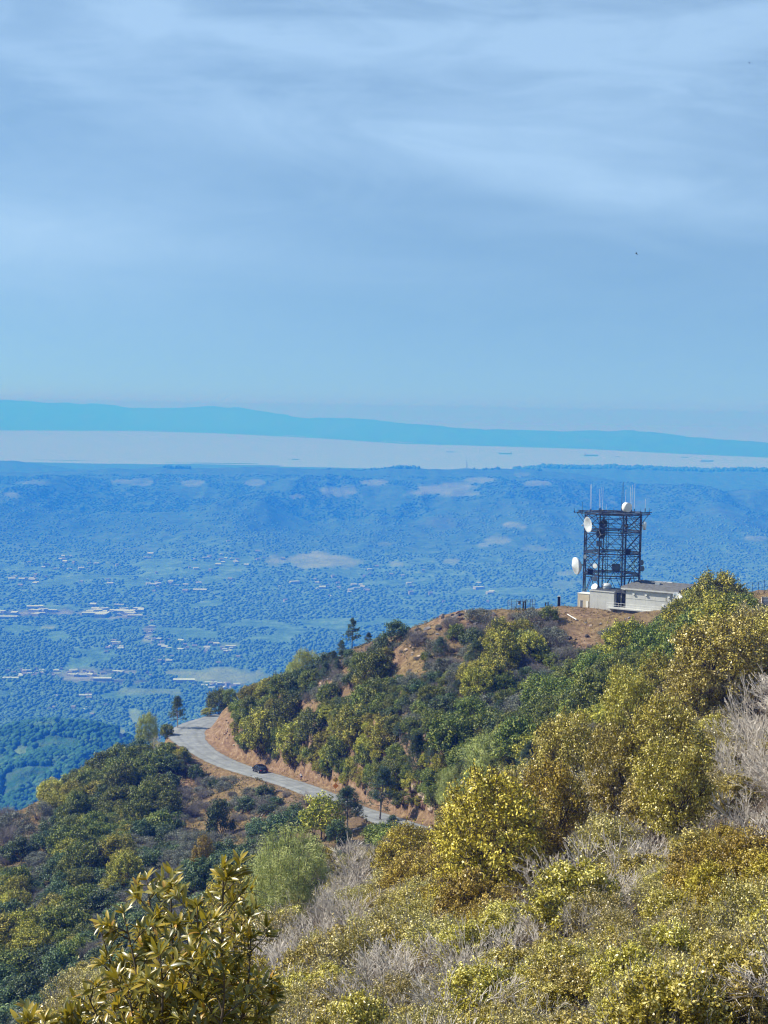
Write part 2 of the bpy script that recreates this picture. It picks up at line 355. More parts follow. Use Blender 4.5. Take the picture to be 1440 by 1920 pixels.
# ---------------------------------------------------------------- the land far below
UC = np.arange(-560, 2001, 5.0)
def ivals(pts, u): return np.interp(u, [p[0] for p in pts], [p[1] for p in pts])
CREST = [(-560, 905), (0, 886), (120, 884), (200, 879), (300, 876), (400, 878), (470, 875), (560, 879), (690, 880), (730, 877), (800, 879), (900, 879), (1000, 879), (1040, 884), (1100, 892), (1170, 906), (1230, 918), (1290, 926), (1340, 931), (1385, 924), (1420, 920), (1500, 926), (2000, 940)]
SEC = [(-560, 872), (0, 863), (60, 867), (110, 874), (160, 884), (240, 897), (900, 897), (960, 880), (1020, 875), (1100, 875), (1250, 879), (1440, 882), (2000, 890)]
MTN = [(-560, 752), (0, 748), (60, 752), (120, 756), (170, 757), (250, 764), (330, 765), (395, 762), (440, 764), (500, 772), (550, 782), (620, 784), (700, 787), (760, 794), (850, 801), (950, 806), (1050, 808), (1130, 808), (1200, 808), (1250, 814), (1320, 821), (1380, 825), (1440, 833), (2000, 850)]
SHORE = [(-560, 795), (0, 807), (250, 808), (400, 812), (600, 822), (750, 832), (900, 836), (1100, 842), (1250, 850), (1440, 858), (2000, 880)]
LHILL = [(-560, 1340), (0, 1372), (60, 1358), (110, 1353), (170, 1358), (220, 1372), (260, 1402), (310, 1450), (400, 1600), (2000, 1600)]
_jit = lambda u, s, a: a * 1.5 * (fbm(u / 30.0, u * 0 + s, 6, 50 + s) - .5)
def zrat(u, v):                      # height per metre ahead, as seen towards column u, row v
    xc, yc = u - U0, V0 - v; y = xc * sr + yc * cr
    return (y * cp - FPX * sp) / (y * sp + FPX * cp)
def xrat(u, v):
    xc, yc = u - U0, V0 - v; y = xc * sr + yc * cr
    return (xc * cr - yc * sr) / (y * sp + FPX * cp)
XR = xrat(UC, 1000.0)
def rowset(u):
    one = np.ones_like(u); ysh = -840.0 / zrat(u, ivals(SHORE, u))
    R = [(300 * one, -330 * one), (700 * one, -470 * one), (1500 * one, -620 * one)]
    yh = 2400 * one; R.append((yh, np.maximum(yh * zrat(u, ivals(LHILL, u) + _jit(u, 1, 8)), -790)))
    R += [(3000 * one, -775 * one), (3800 * one, -800 * one), (5600 * one, -805 * one), (7600 * one, -775 * one), (9300 * one, -690 * one), (10600 * one, -585 * one)]
    yc_ = 11800 * one; R.append((yc_, yc_ * zrat(u, ivals(CREST, u) + _jit(u, 2, 4))))
    R.append((13500 * one, -800 * one))
    ys = 15500 * one; R.append((ys, np.maximum(ys * zrat(u, ivals(SEC, u) + _jit(u, 3, 4)), -826)))
    R += [(17000 * one, -826 * one), (19800 * one, -832 * one), (21300 * one, -843 * one), (22600 * one, -870 * one), (ysh - 1500, -870 * one), (ysh, -840 * one), (ysh + 1400, -800 * one)]
    ym = ysh + 6500; R.append((ym, ym * zrat(u, ivals(MTN, u) + _jit(u, 4, 3.5))))
    R += [(ym + 6000, -850 * one), (95000 * one, -850 * one)]
    return R
_R = rowset(UC); NSUB = [3, 6, 16, 10, 12, 26, 34, 34, 30, 30, 12, 14, 10, 14, 12, 6, 6, 10, 12, 22, 10, 4]
_yy, _zz = [], []
for k in range(len(_R) - 1):
    (ya, za), (yb, zb) = _R[k], _R[k + 1]
    for t in np.arange(NSUB[k]) / NSUB[k]:
        m = t * t * (3 - 2 * t); m = .65 * m + .35 * t
        _yy.append(ya + (yb - ya) * t); _zz.append(za + (zb - za) * m)
_yy.append(_R[-1][0]); _zz.append(_R[-1][1])
FY = np.array(_yy); FZ = np.array(_zz); FX = FY * XR[None]
_flank = sstep(7000, 9800, FY) * (1 - sstep(10200, 11500, FY))
FZ += _flank * (fbm(FX / 1500, FY / 4200, 5, 31, True) - .62) * 430
_v2 = sstep(3300, 4500, FY) * (1 - sstep(8000, 9500, FY)); FZ += _v2 * (fbm(FX / 900, FY / 900, 5, 33) - .5) * (44 + 110 * sstep(5800, 8000, FY))
_lh = sstep(1500, 1900, FY) * (1 - sstep(2250, 2400, FY)); FZ += _lh * (fbm(FX / 260, FY / 400, 5, 35, True) - .6) * 70
_mt = np.array([sstep(0, 1, (FY[:, c] - (_R[18][0][c])) / 3000) * (1 - sstep(0, 1, (FY[:, c] - _R[19][0][c] - 2500) / 2300)) for c in range(len(UC))]).T
FZ += _mt * (fbm(FX / 3200, FY / 4200, 5, 41, True) - .62) * 480
_cp2 = sstep(16500, 17500, FY) * (1 - sstep(21000, 23500, FY)); FZ += _cp2 * ((fbm(FX / 2600, FY / 700, 4, 43) - .5) * 24)
def far_z(u, Y):
    """height of the far land in column u (photo pixels at v=1000) at distance Y"""
    c = np.clip((np.asarray(u) - UC[0]) / 5.0, 0, len(UC) - 1.001); i = np.round(c).astype(int)
    out = np.empty(i.shape)
    for k in np.unique(i): m = i == k; out[m] = np.interp(np.asarray(Y)[m], FY[:, k], FZ[:, k])
    return out
def far_hit(u, v, ymin=1800.0):
    Y = np.exp(np.linspace(math.log(ymin), math.log(60000), 900)); Z = zrat(u, v) * Y; X = xrat(u, v) * Y
    uu = U0 + 0 * Y + (X / Y - XR[0]) / (XR[-1] - XR[0]) * (UC[-1] - UC[0]) + UC[0] - U0
    g = far_z(uu, Y); k = int(np.argmax(g >= Z)); return np.array((X[k], Y[k], g[k]))
_fu, _fv = proj(FX, FY, FZ)
FIELDS = [(430, 1270, 115, 17, 1), (290, 1297, 55, 7, .8), (590, 1050, 95, 15, .9), (830, 918, 75, 13, .7), (635, 920, 44, 13, .7), (700, 905, 30, 6, .5), (360, 905, 30, 8, .45), (480, 905, 26, 6, .4), (900, 900, 40, 7, .5), (60, 905, 50, 5, .35), (1010, 905, 30, 7, .5), (250, 903, 45, 7, .5), (555, 931, 14, 6, .6),
          (960, 985, 24, 7, .8), (930, 1012, 28, 8, .6), (905, 1023, 12, 5, .6), (850, 1052, 18, 8, .5), (745, 1058, 14, 6, .6), (425, 1211, 22, 5, .8), (276, 1199, 12, 6, .9), (160, 1388, 32, 5, .7), (80, 1400, 16, 5, .5), (210, 1374, 26, 5, .8),
          (30, 1410, 22, 6, .5), (175, 1338, 5, 12, .7), (250, 1345, 18, 14, .7), (90, 1177, 12, 3, .7), (975, 890, 16, 5, .3), (20, 928, 14, 6, .5), (1050, 1095, 60, 12, .25), (720, 1020, 20, 5, .4), (1420, 1010, 22, 6, .5), (1060, 1075, 26, 5, .5), (1000, 1030, 30, 9, .3)]
BUILT = [(110, 1150, 200, 9), (240, 1155, 70, 10), (150, 1262, 130, 10), (420, 1288, 90, 9), (200, 1275, 120, 8), (230, 1378, 34, 5), (280, 1183, 14, 14), (60, 1268, 70, 6)]
_fw = .25 + 1.3 * fbm(_fu / 30, _fv / 9, 5, 61); field = np.zeros_like(FX); built = np.zeros_like(FX)
for cx, cy, rx, ry, s in FIELDS: field = np.maximum(field, s * sstep(.0, .40, .9 * _fw + .25 - np.hypot((_fu - cx) / rx, (_fv - cy) / ry) + .0))
for cx, cy, rx, ry in BUILT: built = np.maximum(built, .8 * sstep(.1, .6, 1.1 * _fw - np.hypot((_fu - cx) / rx, (_fv - cy) / ry)))
fm, nt, fb = mat('forested_land')
geo = N(nt, 'ShaderNodeNewGeometry').outputs['Position']
w1 = noise(nt, .0011, 8, .62, geo); w2 = noise(nt, .012, 6, .7, geo); w3 = noise(nt, .0035, 6, .6, geo)
wood = ramp(nt, w2, [(.32, (.015, .060, .026)), (.5, (.035, .11, .055)), (.7, (.07, .16, .08))])
open_ = ramp(nt, w3, [(.35, (.06, .09, .04)), (.65, (.11, .15, .08))])
w4 = noise(nt, .045, 3, .7, geo)
wood = mixc(nt, ramp(nt, w4, [(.42, (0, 0, 0)), (.62, (.8, .8, .8))]), wood, (.065, .12, .07))
patch = ramp(nt, w1, [(.58, (0, 0, 0)), (.68, (.4, .4, .4))])
base = mixc(nt, patch, wood, open_)
base = mixc(nt, attr(nt, 'settled_haze'), base, ramp(nt, w2, [(.35, (.05, .13, .11)), (.55, (.10, .22, .18)), (.72, (.19, .32, .29))]))  # settled land is paler, partly for haze put into the colour
base = mixc(nt, attr(nt, 'field'), base, ramp(nt, w3, [(.35, (.12, .19, .09)), (.65, (.24, .31, .17))]))
base = mixc(nt, attr(nt, 'built'), base, ramp(nt, w2, [(.42, (.05, .065, .05)), (.6, (.22, .25, .25))]))
nt.links.new(base, fb.inputs['Base Color']); fb.inputs['Roughness'].default_value = 1.0; fb.inputs['Specular IOR Level'].default_value = 0.0
bump(nt, fb, w2, 30.0, .8)
_settled_haze = .8 * sstep(2900, 3500, FY) * (1 - sstep(6800, 9000, FY)); nr, ncl = FX.shape
_j, _i = np.meshgrid(np.arange(nr - 1), np.arange(ncl - 1), indexing='ij')
_q = np.stack([_j * ncl + _i, _j * ncl + _i + 1, (_j + 1) * ncl + _i + 1, (_j + 1) * ncl + _i], -1).reshape(-1, 4)
me = np_mesh('valley_terrain', np.stack([FX, FY, FZ], -1).reshape(-1, 3), _q, (fm,), True, point_attr={'field': field.ravel(), 'built': built.ravel(), 'settled_haze': _settled_haze.ravel()})
tag(link('valley_terrain', me), 'wooded valley, hills and the mountains across the bay', 'terrain', kind='structure')
# bay water
wm, nt, wb = mat('bay_water')
wb.inputs['Base Color'].default_value = (.20, .37, .50, 1); wb.inputs['Roughness'].default_value = .32; wb.inputs['IOR'].default_value = 1.33
geo = N(nt, 'ShaderNodeNewGeometry').outputs['Position']
bump(nt, wb, noise(nt, .004, 5, .6, geo), 20, .35)
tag(link('bay_water', np_mesh('bay_water', [(-60000, 14000, -840), (60000, 14000, -840), (90000, 100000, -840), (-90000, 100000, -840)], [(0, 1, 2, 3)], (wm,))),
    'pale calm water of the wide bay', 'water', kind='structure')

# the air: one closed box of even haze
HZ = 4.1e-4
hm = bpy.data.materials.new('haze'); hm.use_nodes = True; nt = hm.node_tree; nt.nodes.clear()
pv = N(nt, 'ShaderNodeVolumePrincipled', {'Color': (.0080, .078, .50, 1), 'Density': HZ, 'Anisotropy': 0.0, 'Absorption Color': (.958, .86, .48, 1)})
ho = N(nt, 'ShaderNodeOutputMaterial'); nt.links.new(pv.outputs[0], ho.inputs['Volume'])
bx = MB(); bx.box((0, 50000, -480), (230000, 104000, 1160))
tag(bx.build('haze', hm), 'blue summer haze filling the air over the valley and the bay', 'haze', kind='stuff')
# ---------------------------------------------------------------- leaves, twigs and crowns
def leaf_mat(name, dark, mid, lite, spec=.35, rough=.5, trans=.09, hue=.03):
    m, nt, b = mat(name)
    oi = N(nt, 'ShaderNodeObjectInfo').outputs['Random']
    col = ramp(nt, attr(nt, 'rnd'), [(.0, dark), (.5, mid), (1.0, lite)])
    hs = N(nt, 'ShaderNodeHueSaturation', {'Color': col, 'Hue': N(nt, 'ShaderNodeMapRange', {'Value': oi, 'To Min': .5 - hue * .5, 'To Max': .5 + hue * .5}).outputs[0],
           'Value': N(nt, 'ShaderNodeMapRange', {'Value': N(nt, 'ShaderNodeMath', {0: oi, 1: 7.31}, operation='MULTIPLY').outputs[0], 'From Max': 7.31, 'To Min': .78, 'To Max': 1.25}).outputs[0]})
    nt.links.new(hs.outputs[0], b.inputs['Base Color']); b.inputs['Roughness'].default_value = rough; b.inputs['Specular IOR Level'].default_value = spec
    t = N(nt, 'ShaderNodeBsdfTranslucent', {'Color': mixc(nt, .5, hs.outputs[0], (.30, .30, .04))})
    mx = N(nt, 'ShaderNodeMixShader', {0: trans, 1: b.outputs[0], 2: t.outputs[0]})
    nt.links.new(mx.outputs[0], nt.nodes['Material Output'].inputs['Surface']); return m
def bark_mat(name, a, b_, rough=.85):
    m, nt, b = mat(name); f = noise(nt, 6, 5, .65)
    nt.links.new(ramp(nt, f, [(.3, a), (.7, b_)]), b.inputs['Base Color']); b.inputs['Roughness'].default_value = rough
    b.inputs['Specular IOR Level'].default_value = .3; return m
M_bark = bark_mat('dark_bark', (.03, .022, .018), (.09, .07, .055))
M_grey = bark_mat('grey_bark', (.16, .145, .14), (.34, .32, .31))
M_twig = bark_mat('bleached_twigs', (.22, .18, .15), (.84, .77, .68), .6)
M_brown = bark_mat('brown_twigs', (.10, .075, .055), (.26, .20, .15))
L_gold = leaf_mat('golden_leaves', (.08, .06, .005), (.42, .34, .022), (.85, .72, .26), .7, .38)
L_ochre = leaf_mat('ochre_leaves', (.09, .06, .005), (.40, .29, .018), (.74, .58, .12), .5, .42)
L_olive = leaf_mat('olive_leaves', (.06, .05, .008), (.37, .30, .045), (.80, .68, .30), .7, .4)
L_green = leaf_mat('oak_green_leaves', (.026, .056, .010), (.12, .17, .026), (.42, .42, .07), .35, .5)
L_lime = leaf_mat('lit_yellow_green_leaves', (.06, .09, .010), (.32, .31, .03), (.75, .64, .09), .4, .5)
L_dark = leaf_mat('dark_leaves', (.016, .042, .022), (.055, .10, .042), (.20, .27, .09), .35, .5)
L_sage = leaf_mat('sage_leaves', (.05, .066, .056), (.15, .17, .135), (.38, .39, .30), .25, .6)
L_grey = leaf_mat('grey_brush_leaves', (.05, .05, .048), (.12, .115, .10), (.25, .235, .20), .25, .6)
L_pine = leaf_mat('pale_pine_needles', (.15, .20, .05), (.42, .48, .14), (.74, .78, .34), .35, .5, .35)
L_teal = leaf_mat('blue_green_needles', (.025, .062, .042), (.065, .12, .080), (.15, .22, .14), .35, .5, .25)

class Plant:
    """leaf quads and twig prisms gathered as arrays, in a unit box: radius about 1, height about 1..2"""
    def __init__(s, seed): s.R = np.random.RandomState(seed); s.seg = []; s.lv = []; s.lr = []
    def leaves(s, C, D, L, W, rnd, fold=.0):
        """centres C, long-axis directions D, lengths L, widths W -> rhombic leaves"""
        n = len(C); D = D / (np.linalg.norm(D, axis=1)[:, None] + 1e-9)
        T = s.R.normal(size=(n, 3)); B = np.cross(D, T); B /= np.linalg.norm(B, axis=1)[:, None] + 1e-9
        L = np.broadcast_to(np.asarray(L, float), n)[:, None]; W = np.broadcast_to(np.asarray(W, float), n)[:, None]
        s.lv.append(np.stack([C - D * L / 2, C + B * W / 2, C + D * L / 2, C - B * W / 2], 1)); s.lr.append(np.clip(rnd, 0, 1))
    def flat_leaves(s, C, Nrm, L, W, rnd):
        """leaves whose faces look along Nrm"""
        n = len(C); Nrm = Nrm / (np.linalg.norm(Nrm, axis=1)[:, None] + 1e-9)
        T = s.R.normal(size=(n, 3)); D = np.cross(Nrm, T); D /= np.linalg.norm(D, axis=1)[:, None] + 1e-9; B = np.cross(Nrm, D)
        L = np.broadcast_to(np.asarray(L, float), n)[:, None]; W = np.broadcast_to(np.asarray(W, float), n)[:, None]
        s.lv.append(np.stack([C - D * L / 2, C + B * W / 2, C + D * L / 2, C - B * W / 2], 1)); s.lr.append(np.clip(rnd, 0, 1))
    def leaf_mesh(s, name, m):
        V = np.concatenate(s.lv); n = len(V); f = np.arange(n * 4).reshape(n, 4)
        return np_mesh(name, V.reshape(-1, 3), f, (m,), False, face_attr={'rnd': np.concatenate(s.lr)})
    def twig_mesh(s, name, m):
        S = np.array(s.seg, float); A, B, ra, rb = S[:, :3], S[:, 3:6], S[:, 6], S[:, 7]; n = len(S)
        D = B - A; D /= np.linalg.norm(D, axis=1)[:, None] + 1e-9
        U = np.cross(D, np.where(np.abs(D[:, 2:]) > .9, [[1., 0, 0]], [[0, 0, 1.]])); U /= np.linalg.norm(U, axis=1)[:, None] + 1e-9; W = np.cross(D, U)
        vs = []
        for P, r in ((A, ra), (B, rb)):
            for k in range(3):
                t = 2 * math.pi * k / 3; vs.append(P + (U * math.cos(t) + W * math.sin(t)) * r[:, None])
        V = np.stack(vs, 1).reshape(-1, 3); b = (np.arange(n) * 6)[:, None, None]
        f = (np.array([[0, 1, 4, 3], [1, 2, 5, 4], [2, 0, 3, 5]])[None] + b).reshape(-1, 4)
        return np_mesh(name, V, f, (m,), True)
    def branch(s, p, d, L, r, lev, spread=.6, up=.15, nch=(2, 4), wig=.25, shrink=.68, tips=None, nseg=3, minr=.004):
        p = np.array(p, float); d = np.array(d, float); d /= np.linalg.norm(d); q = p.copy()
        for k in range(nseg):
            d = d + s.R.normal(size=3) * wig * .5 + np.array((0, 0, up * .3)); d /= np.linalg.norm(d)
            e = q + d * L / nseg; r2 = max(r * (1 - .45 * (k + 1) / nseg), minr)
            s.seg.append((*q, *e, max(r * (1 - .45 * k / nseg), minr), r2)); q = e
            if lev > 0 and k < nseg - 1 and s.R.rand() < .6:
                s.branch(q, d + s.R.normal(size=3) * spread, L * shrink * .9, r2 * .6, lev - 1, spread, up, nch, wig, shrink, tips, nseg, minr)
        if lev <= 0:
            if tips is not None: tips.append(q)
            return
        for _ in range(s.R.randint(*nch)):
            s.branch(q, d + s.R.normal(size=3) * spread, L * shrink * s.R.uniform(.8, 1.15), r2 * .8, lev - 1, spread, up, nch, wig, shrink, tips, nseg, minr)

def crown_clumps(R, n, rx, rz, zc, shell=.55, flat_bottom=True):
    """clump centres inside an uneven ellipsoid, more of them near its skin"""
    v = R.normal(size=(n * 2, 3)); v /= np.linalg.norm(v, axis=1)[:, None]
    if flat_bottom: v = v[v[:, 2] > -.45]
    v = v[:n]; r = shell + (1 - shell) * R.rand(len(v)) ** .6
    lump = .78 + .42 * fbm(v[:, 0] * 1.7 + 9, v[:, 1] * 1.7 + v[:, 2] * 2.1, 3, int(R.randint(1, 999)))
    return v * np.array((rx, rx, rz)) * (r * lump)[:, None] + np.array((0, 0, zc))
def foliage(P, C, cr_, nleaf, L, W, topl=.45, cen=None):
    """leaves round clump centres C (radius cr_), facing outwards; rnd gives each clump its own tone"""
    R = P.R; n = len(C); k = max(1, nleaf // n); idx = np.repeat(np.arange(n), k)
    v = R.normal(size=(len(idx), 3)); v /= np.linalg.norm(v, axis=1)[:, None]
    rr = np.broadcast_to(np.asarray(cr_, float), n)[idx]
    pos = C[idx] + v * (rr * (.35 + .65 * R.rand(len(idx)) ** .5))[:, None] * np.array((1, 1, .8))
    nrm = v * .9 + np.array((0, 0, .35)) + R.normal(size=v.shape) * .55
    tone = R.normal(size=n) * .16
    P.flat_leaves(pos, nrm, L * (.7 + .6 * R.rand(len(idx))), W * (.7 + .6 * R.rand(len(idx))), .45 + tone[idx] + R.normal(size=len(idx)) * .22)

PROTO = {}
def shoots(P, C, zc, n, L, leafL, leafW, m=7):
    """ragged leading shoots that stick out of the crown, with leaves along them"""
    R = P.R; far = C[np.argsort(-np.linalg.norm(C - np.array((0, 0, zc)), axis=1) * R.uniform(.8, 1.2, len(C)))[:n]]; c0 = np.array((0, 0, zc * .6))
    for c in far:
        d = (c - c0); d /= np.linalg.norm(d); d = d + np.array((0, 0, .6)) + R.normal(size=3) * .3; d /= np.linalg.norm(d); l = L * R.uniform(.6, 1.4); p = c
        for k in range(3): q = p + (d + R.normal(size=3) * .12) * l / 3; P.seg.append((*p, *q, .007, .005)); p = q
        t = R.rand(m); pos = c + d * (t * l)[:, None] + R.normal(size=(m, 3)) * .018
        P.flat_leaves(pos, R.normal(size=(m, 3)) + np.array((-.4, -.2, .5)), leafL, leafW, .6 + R.normal(size=m) * .25)
def proto_bush(key, m, seed, nclump, nleaf, L, W, rz=.75, cr_=.26, twig=M_bark, stems=9, name='foliage', lev=2, shell=.5):
    P = Plant(seed); R = P.R; C = crown_clumps(R, nclump, .85, rz, rz * .75, shell)
    foliage(P, C, cr_ * (.7 + .6 * R.rand(len(C))), nleaf, L, W)
    if nleaf > 7000: shoots(P, C, rz * .75, 110, .26, L, W)
    for i in range(stems):
        a = R.rand() * 6.283; P.branch((R.normal() * .05, R.normal() * .05, -.25), (math.cos(a) * .7, math.sin(a) * .7, 1), .62, .028, lev, .5, .2, (2, 3))
    PROTO.setdefault(key, []).append((P.leaf_mesh(name, m), P.twig_mesh('branches', twig)))
# mid-distance bushes (15-60 px)
for i in range(3): proto_bush('green', L_green, 10 + i, 60, 4200, .085, .06)
for i in range(3): proto_bush('lime', L_lime, 20 + i, 75, 5200, .075, .055, .85, .2)
for i in range(3): proto_bush('dark', L_dark, 30 + i, 60, 4200, .085, .06)
for i in range(3): proto_bush('sage', L_sage, 40 + i, 80, 3600, .075, .03, .55, .2, M_grey, 14)
for i in range(3): proto_bush('grey', L_grey, 50 + i, 80, 2000, .07, .022, .55, .2, M_grey, 30, lev=3)
# near bushes: small glossy leaves on many twigs
for i in range(3): proto_bush('gold', L_gold, 60 + i, 230, 12500, .066, .034, .85, .15, M_grey, 16, lev=3)
for i in range(2): proto_bush('ochre', L_ochre, 70 + i, 210, 13500, .068, .030, .95, .15, M_bark, 14, lev=3)
for i in range(3): proto_bush('olive', L_olive, 80 + i, 260, 7500, .062, .028, .80, .17, M_grey, 34, lev=3, shell=.3)
def proto_dead(key, seed, m, stems=20, lev=4, L=.5, r=.020, spread=.55, up=.1, lean=1.0):
    P = Plant(seed); R = P.R
    for i in range(stems):
        a = R.rand() * 6.283; P.branch((R.normal() * .06, R.normal() * .06, -.05), (math.cos(a) * lean, math.sin(a) * lean, .9), L, r, lev, spread, up, (2, 4), .15, .70, nseg=2, minr=.0062)
    PROTO.setdefault(key, []).append((None, P.twig_mesh('branches', m)))
for i in range(3): proto_dead('white', 90 + i, M_twig, 11, 3, .56, .019, .38, .12)
proto_dead('snag', 95, M_twig, 5, 3, .55, .03, .45, .2, .6)
for i in range(2): proto_dead('brown', 97 + i, M_brown, 12, 3, .46, .016, .4)
def proto_conifer(key, m, seed, h=2.6, tufts=240, needles=26, nl=.12, w=.008, trunk=M_bark, ragged=.5, fork=False):
    """trunk, tiers of limbs and tufts of long needles"""
    P = Plant(seed); R = P.R; top = []; P.seg.append((0, 0, -.3, 0, 0, h * .35, .055, .045))
    P.seg.append((0, 0, h * .35, R.normal() * .05, R.normal() * .05, h * .95, .045, .012)); tips = []
    if fork: P.branch((0, 0, h * .3), (.4, .2, 1), h * .4, .04, 1, .4, .3, (2, 3))
    for i in range(tufts // 4):
        t = R.rand() ** .8; z = h * (.25 + .72 * t); rad = (math.sqrt(max(0, 1 - t ** 2.2)) if ragged > .6 and not fork else (1 - t) ** .7) * (.95 - ragged * .5 * R.rand()) * .95 + .06; a = R.rand() * 6.283
        e = np.array((math.cos(a) * rad, math.sin(a) * rad, z + rad * R.uniform(-.05, .45))); b = np.array((0, 0, z))
        P.seg.append((*b, *e, .014, .006))
        for q in (.45, .68, .86, 1.0): tips.append(b + (e - b) * q + R.normal(size=3) * .055)
    T = np.array(tips); idx = np.repeat(np.arange(len(T)), needles); v = R.normal(size=(len(idx), 3)); v[:, 2] = v[:, 2] * .8 + .55
    v /= np.linalg.norm(v, axis=1)[:, None]; tone = R.normal(size=len(T)) * .14
    P.leaves(T[idx] + v * nl * .5, v, nl * (.7 + .5 * R.rand(len(idx))), w, .48 + tone[idx] + R.normal(size=len(idx)) * .2)
    PROTO.setdefault(key, []).append((P.leaf_mesh('needles', m), P.twig_mesh('trunk', trunk)))
for i in range(2): proto_bush('pine', L_pine, 110 + i, 170, 24000, .075, .011, 1.05, .17, M_bark, 8, 'needles', 3, .5)
for i in range(2): proto_conifer('teal', L_teal, 120 + i, 2.3, 300, 16, .16, .022, M_grey, .8, True)
for i in range(2): proto_conifer('spire', L_teal, 130 + i, 3.0, 260, 14, .14, .03, M_bark, .4)
def proto_oak(key, m, seed, nclump=300, nleaf=19000, L=.055, W=.029, trunk=M_bark, cr_=.16, h=.95):
    """a tree: bole, limbs that reach the clumps, and the crown"""
    P = Plant(seed); R = P.R; C = crown_clumps(R, nclump, .9, h, h + .25, .45, False); P.seg.append((0, 0, -.3, .03, .02, .5, .075, .055))
    for i in range(7):
        a = i * .9 + R.rand(); c = C[R.randint(len(C))]
        P.branch((.03, .02, .3 + .05 * i), (c[0] * .8, c[1] * .8, .7), .62, .04, 3, .45, .25, (2, 3))
    foliage(P, C, cr_ * (.7 + .6 * R.rand(len(C))), nleaf, L, W); shoots(P, C, h, 120, .2, L, W)
    PROTO.setdefault(key, []).append((P.leaf_mesh('crown', m), P.twig_mesh('trunk', trunk)))
for i in range(2): proto_oak('oak_ochre', L_ochre, 140 + i)
for i in range(2): proto_oak('oak_gold', L_gold, 150 + i)
for i in range(2): proto_bush('oak_green', L_green, 160 + i, 130, 9000, .07, .048, 1.0, .2, M_bark, 9, 'crown', 3, .55)
for i in range(2): proto_bush('oak_lime', L_lime, 163 + i, 150, 11000, .062, .044, 1.0, .17, M_bark, 9, 'crown', 3, .6)

# ---------------------------------------------------------------- planting
PLANTS = []          # (obj, kind, u, v, dist)
for a_, b_ in (('fill_lime', 'oak_lime'), ('fill_green', 'oak_green')): PROTO[a_] = PROTO[b_]  # oak crowns used again as added thicket fill, not a separate species
NAMES = {'fill_lime': ('lime_oak_fill', 'shrub'), 'fill_green': ('green_oak_fill', 'shrub'), 'green': ('oak_shrub', 'shrub'), 'lime': ('yellow_green_shrub', 'shrub'), 'dark': ('manzanita_bush', 'bush'), 'sage': ('sage_bush', 'bush'), 'grey': ('dry_brush', 'bush'),
         'gold': ('golden_shrub', 'shrub'), 'ochre': ('ochre_shrub', 'shrub'), 'olive': ('olive_shrub', 'shrub'), 'white': ('bleached_bush', 'dead bush'), 'snag': ('dead_snag', 'dead tree'), 'brown': ('twiggy_bush', 'bush'),
         'pine': ('pine_tree', 'tree'), 'teal': ('young_pine', 'tree'), 'spire': ('conifer', 'tree'), 'oak_ochre': ('oak_tree', 'tree'), 'oak_gold': ('oak_tree', 'tree'), 'oak_green': ('oak_tree', 'tree'), 'oak_lime': ('oak_tree', 'tree')}
prng = random.Random(11)
PARTED = {'pine', 'teal', 'spire', 'oak_ochre', 'oak_gold', 'oak_green', 'oak_lime', 'gold', 'ochre', 'olive', 'green', 'lime', 'dark', 'sage', 'grey', 'snag'}
def plant(kind, x, y, r, hs=1.0, sink=.0, label=None, pick=None):
    lm, tm = prng.choice(PROTO[kind]) if pick is None else PROTO[kind][pick]
    z = float(ground(x, y)) - sink; name = NAMES[kind][0]
    if lm is None: o = link(name, tm)
    else:
        o = empty(name); link(lm.name, lm, o); link(tm.name, tm, o)
    o.location = (x, y, z); o.scale = (r * prng.uniform(.88, 1.12), r * prng.uniform(.88, 1.12), r * hs)
    o.rotation_euler = (prng.uniform(-.06, .06), prng.uniform(-.06, .06), prng.uniform(0, 6.28))
    u, v = proj(x, y, z + r * hs * .7); PLANTS.append((o, kind, float(u), float(v), y, r, label)); return o
def height_of(kind): return {'pine': 1.8, 'teal': 2.4, 'spire': 3.1, 'oak_ochre': 2.1, 'oak_gold': 2.1, 'oak_green': 1.75, 'oak_lime': 1.75, 'fill_lime': 1.75, 'fill_green': 1.75, 'white': 1.5, 'snag': 1.7, 'brown': 1.3, 'sage': 1.05, 'grey': 1.05}.get(kind, 1.4)
def feature(kind, u, v, w, h, label=None, y0=20, y1=440, pick=None, sink=.0):
    """a plant whose crown is centred at (u, v), w x h photo pixels, rooted on the ground"""
    base = hit(u, v + h / 2, y0, y1); Y = base[1]; r = (w / 2) * Y / FPX; H = h * Y / FPX
    return plant(kind, base[0], base[1], r, H / height_of(kind) / r, sink, label, pick)
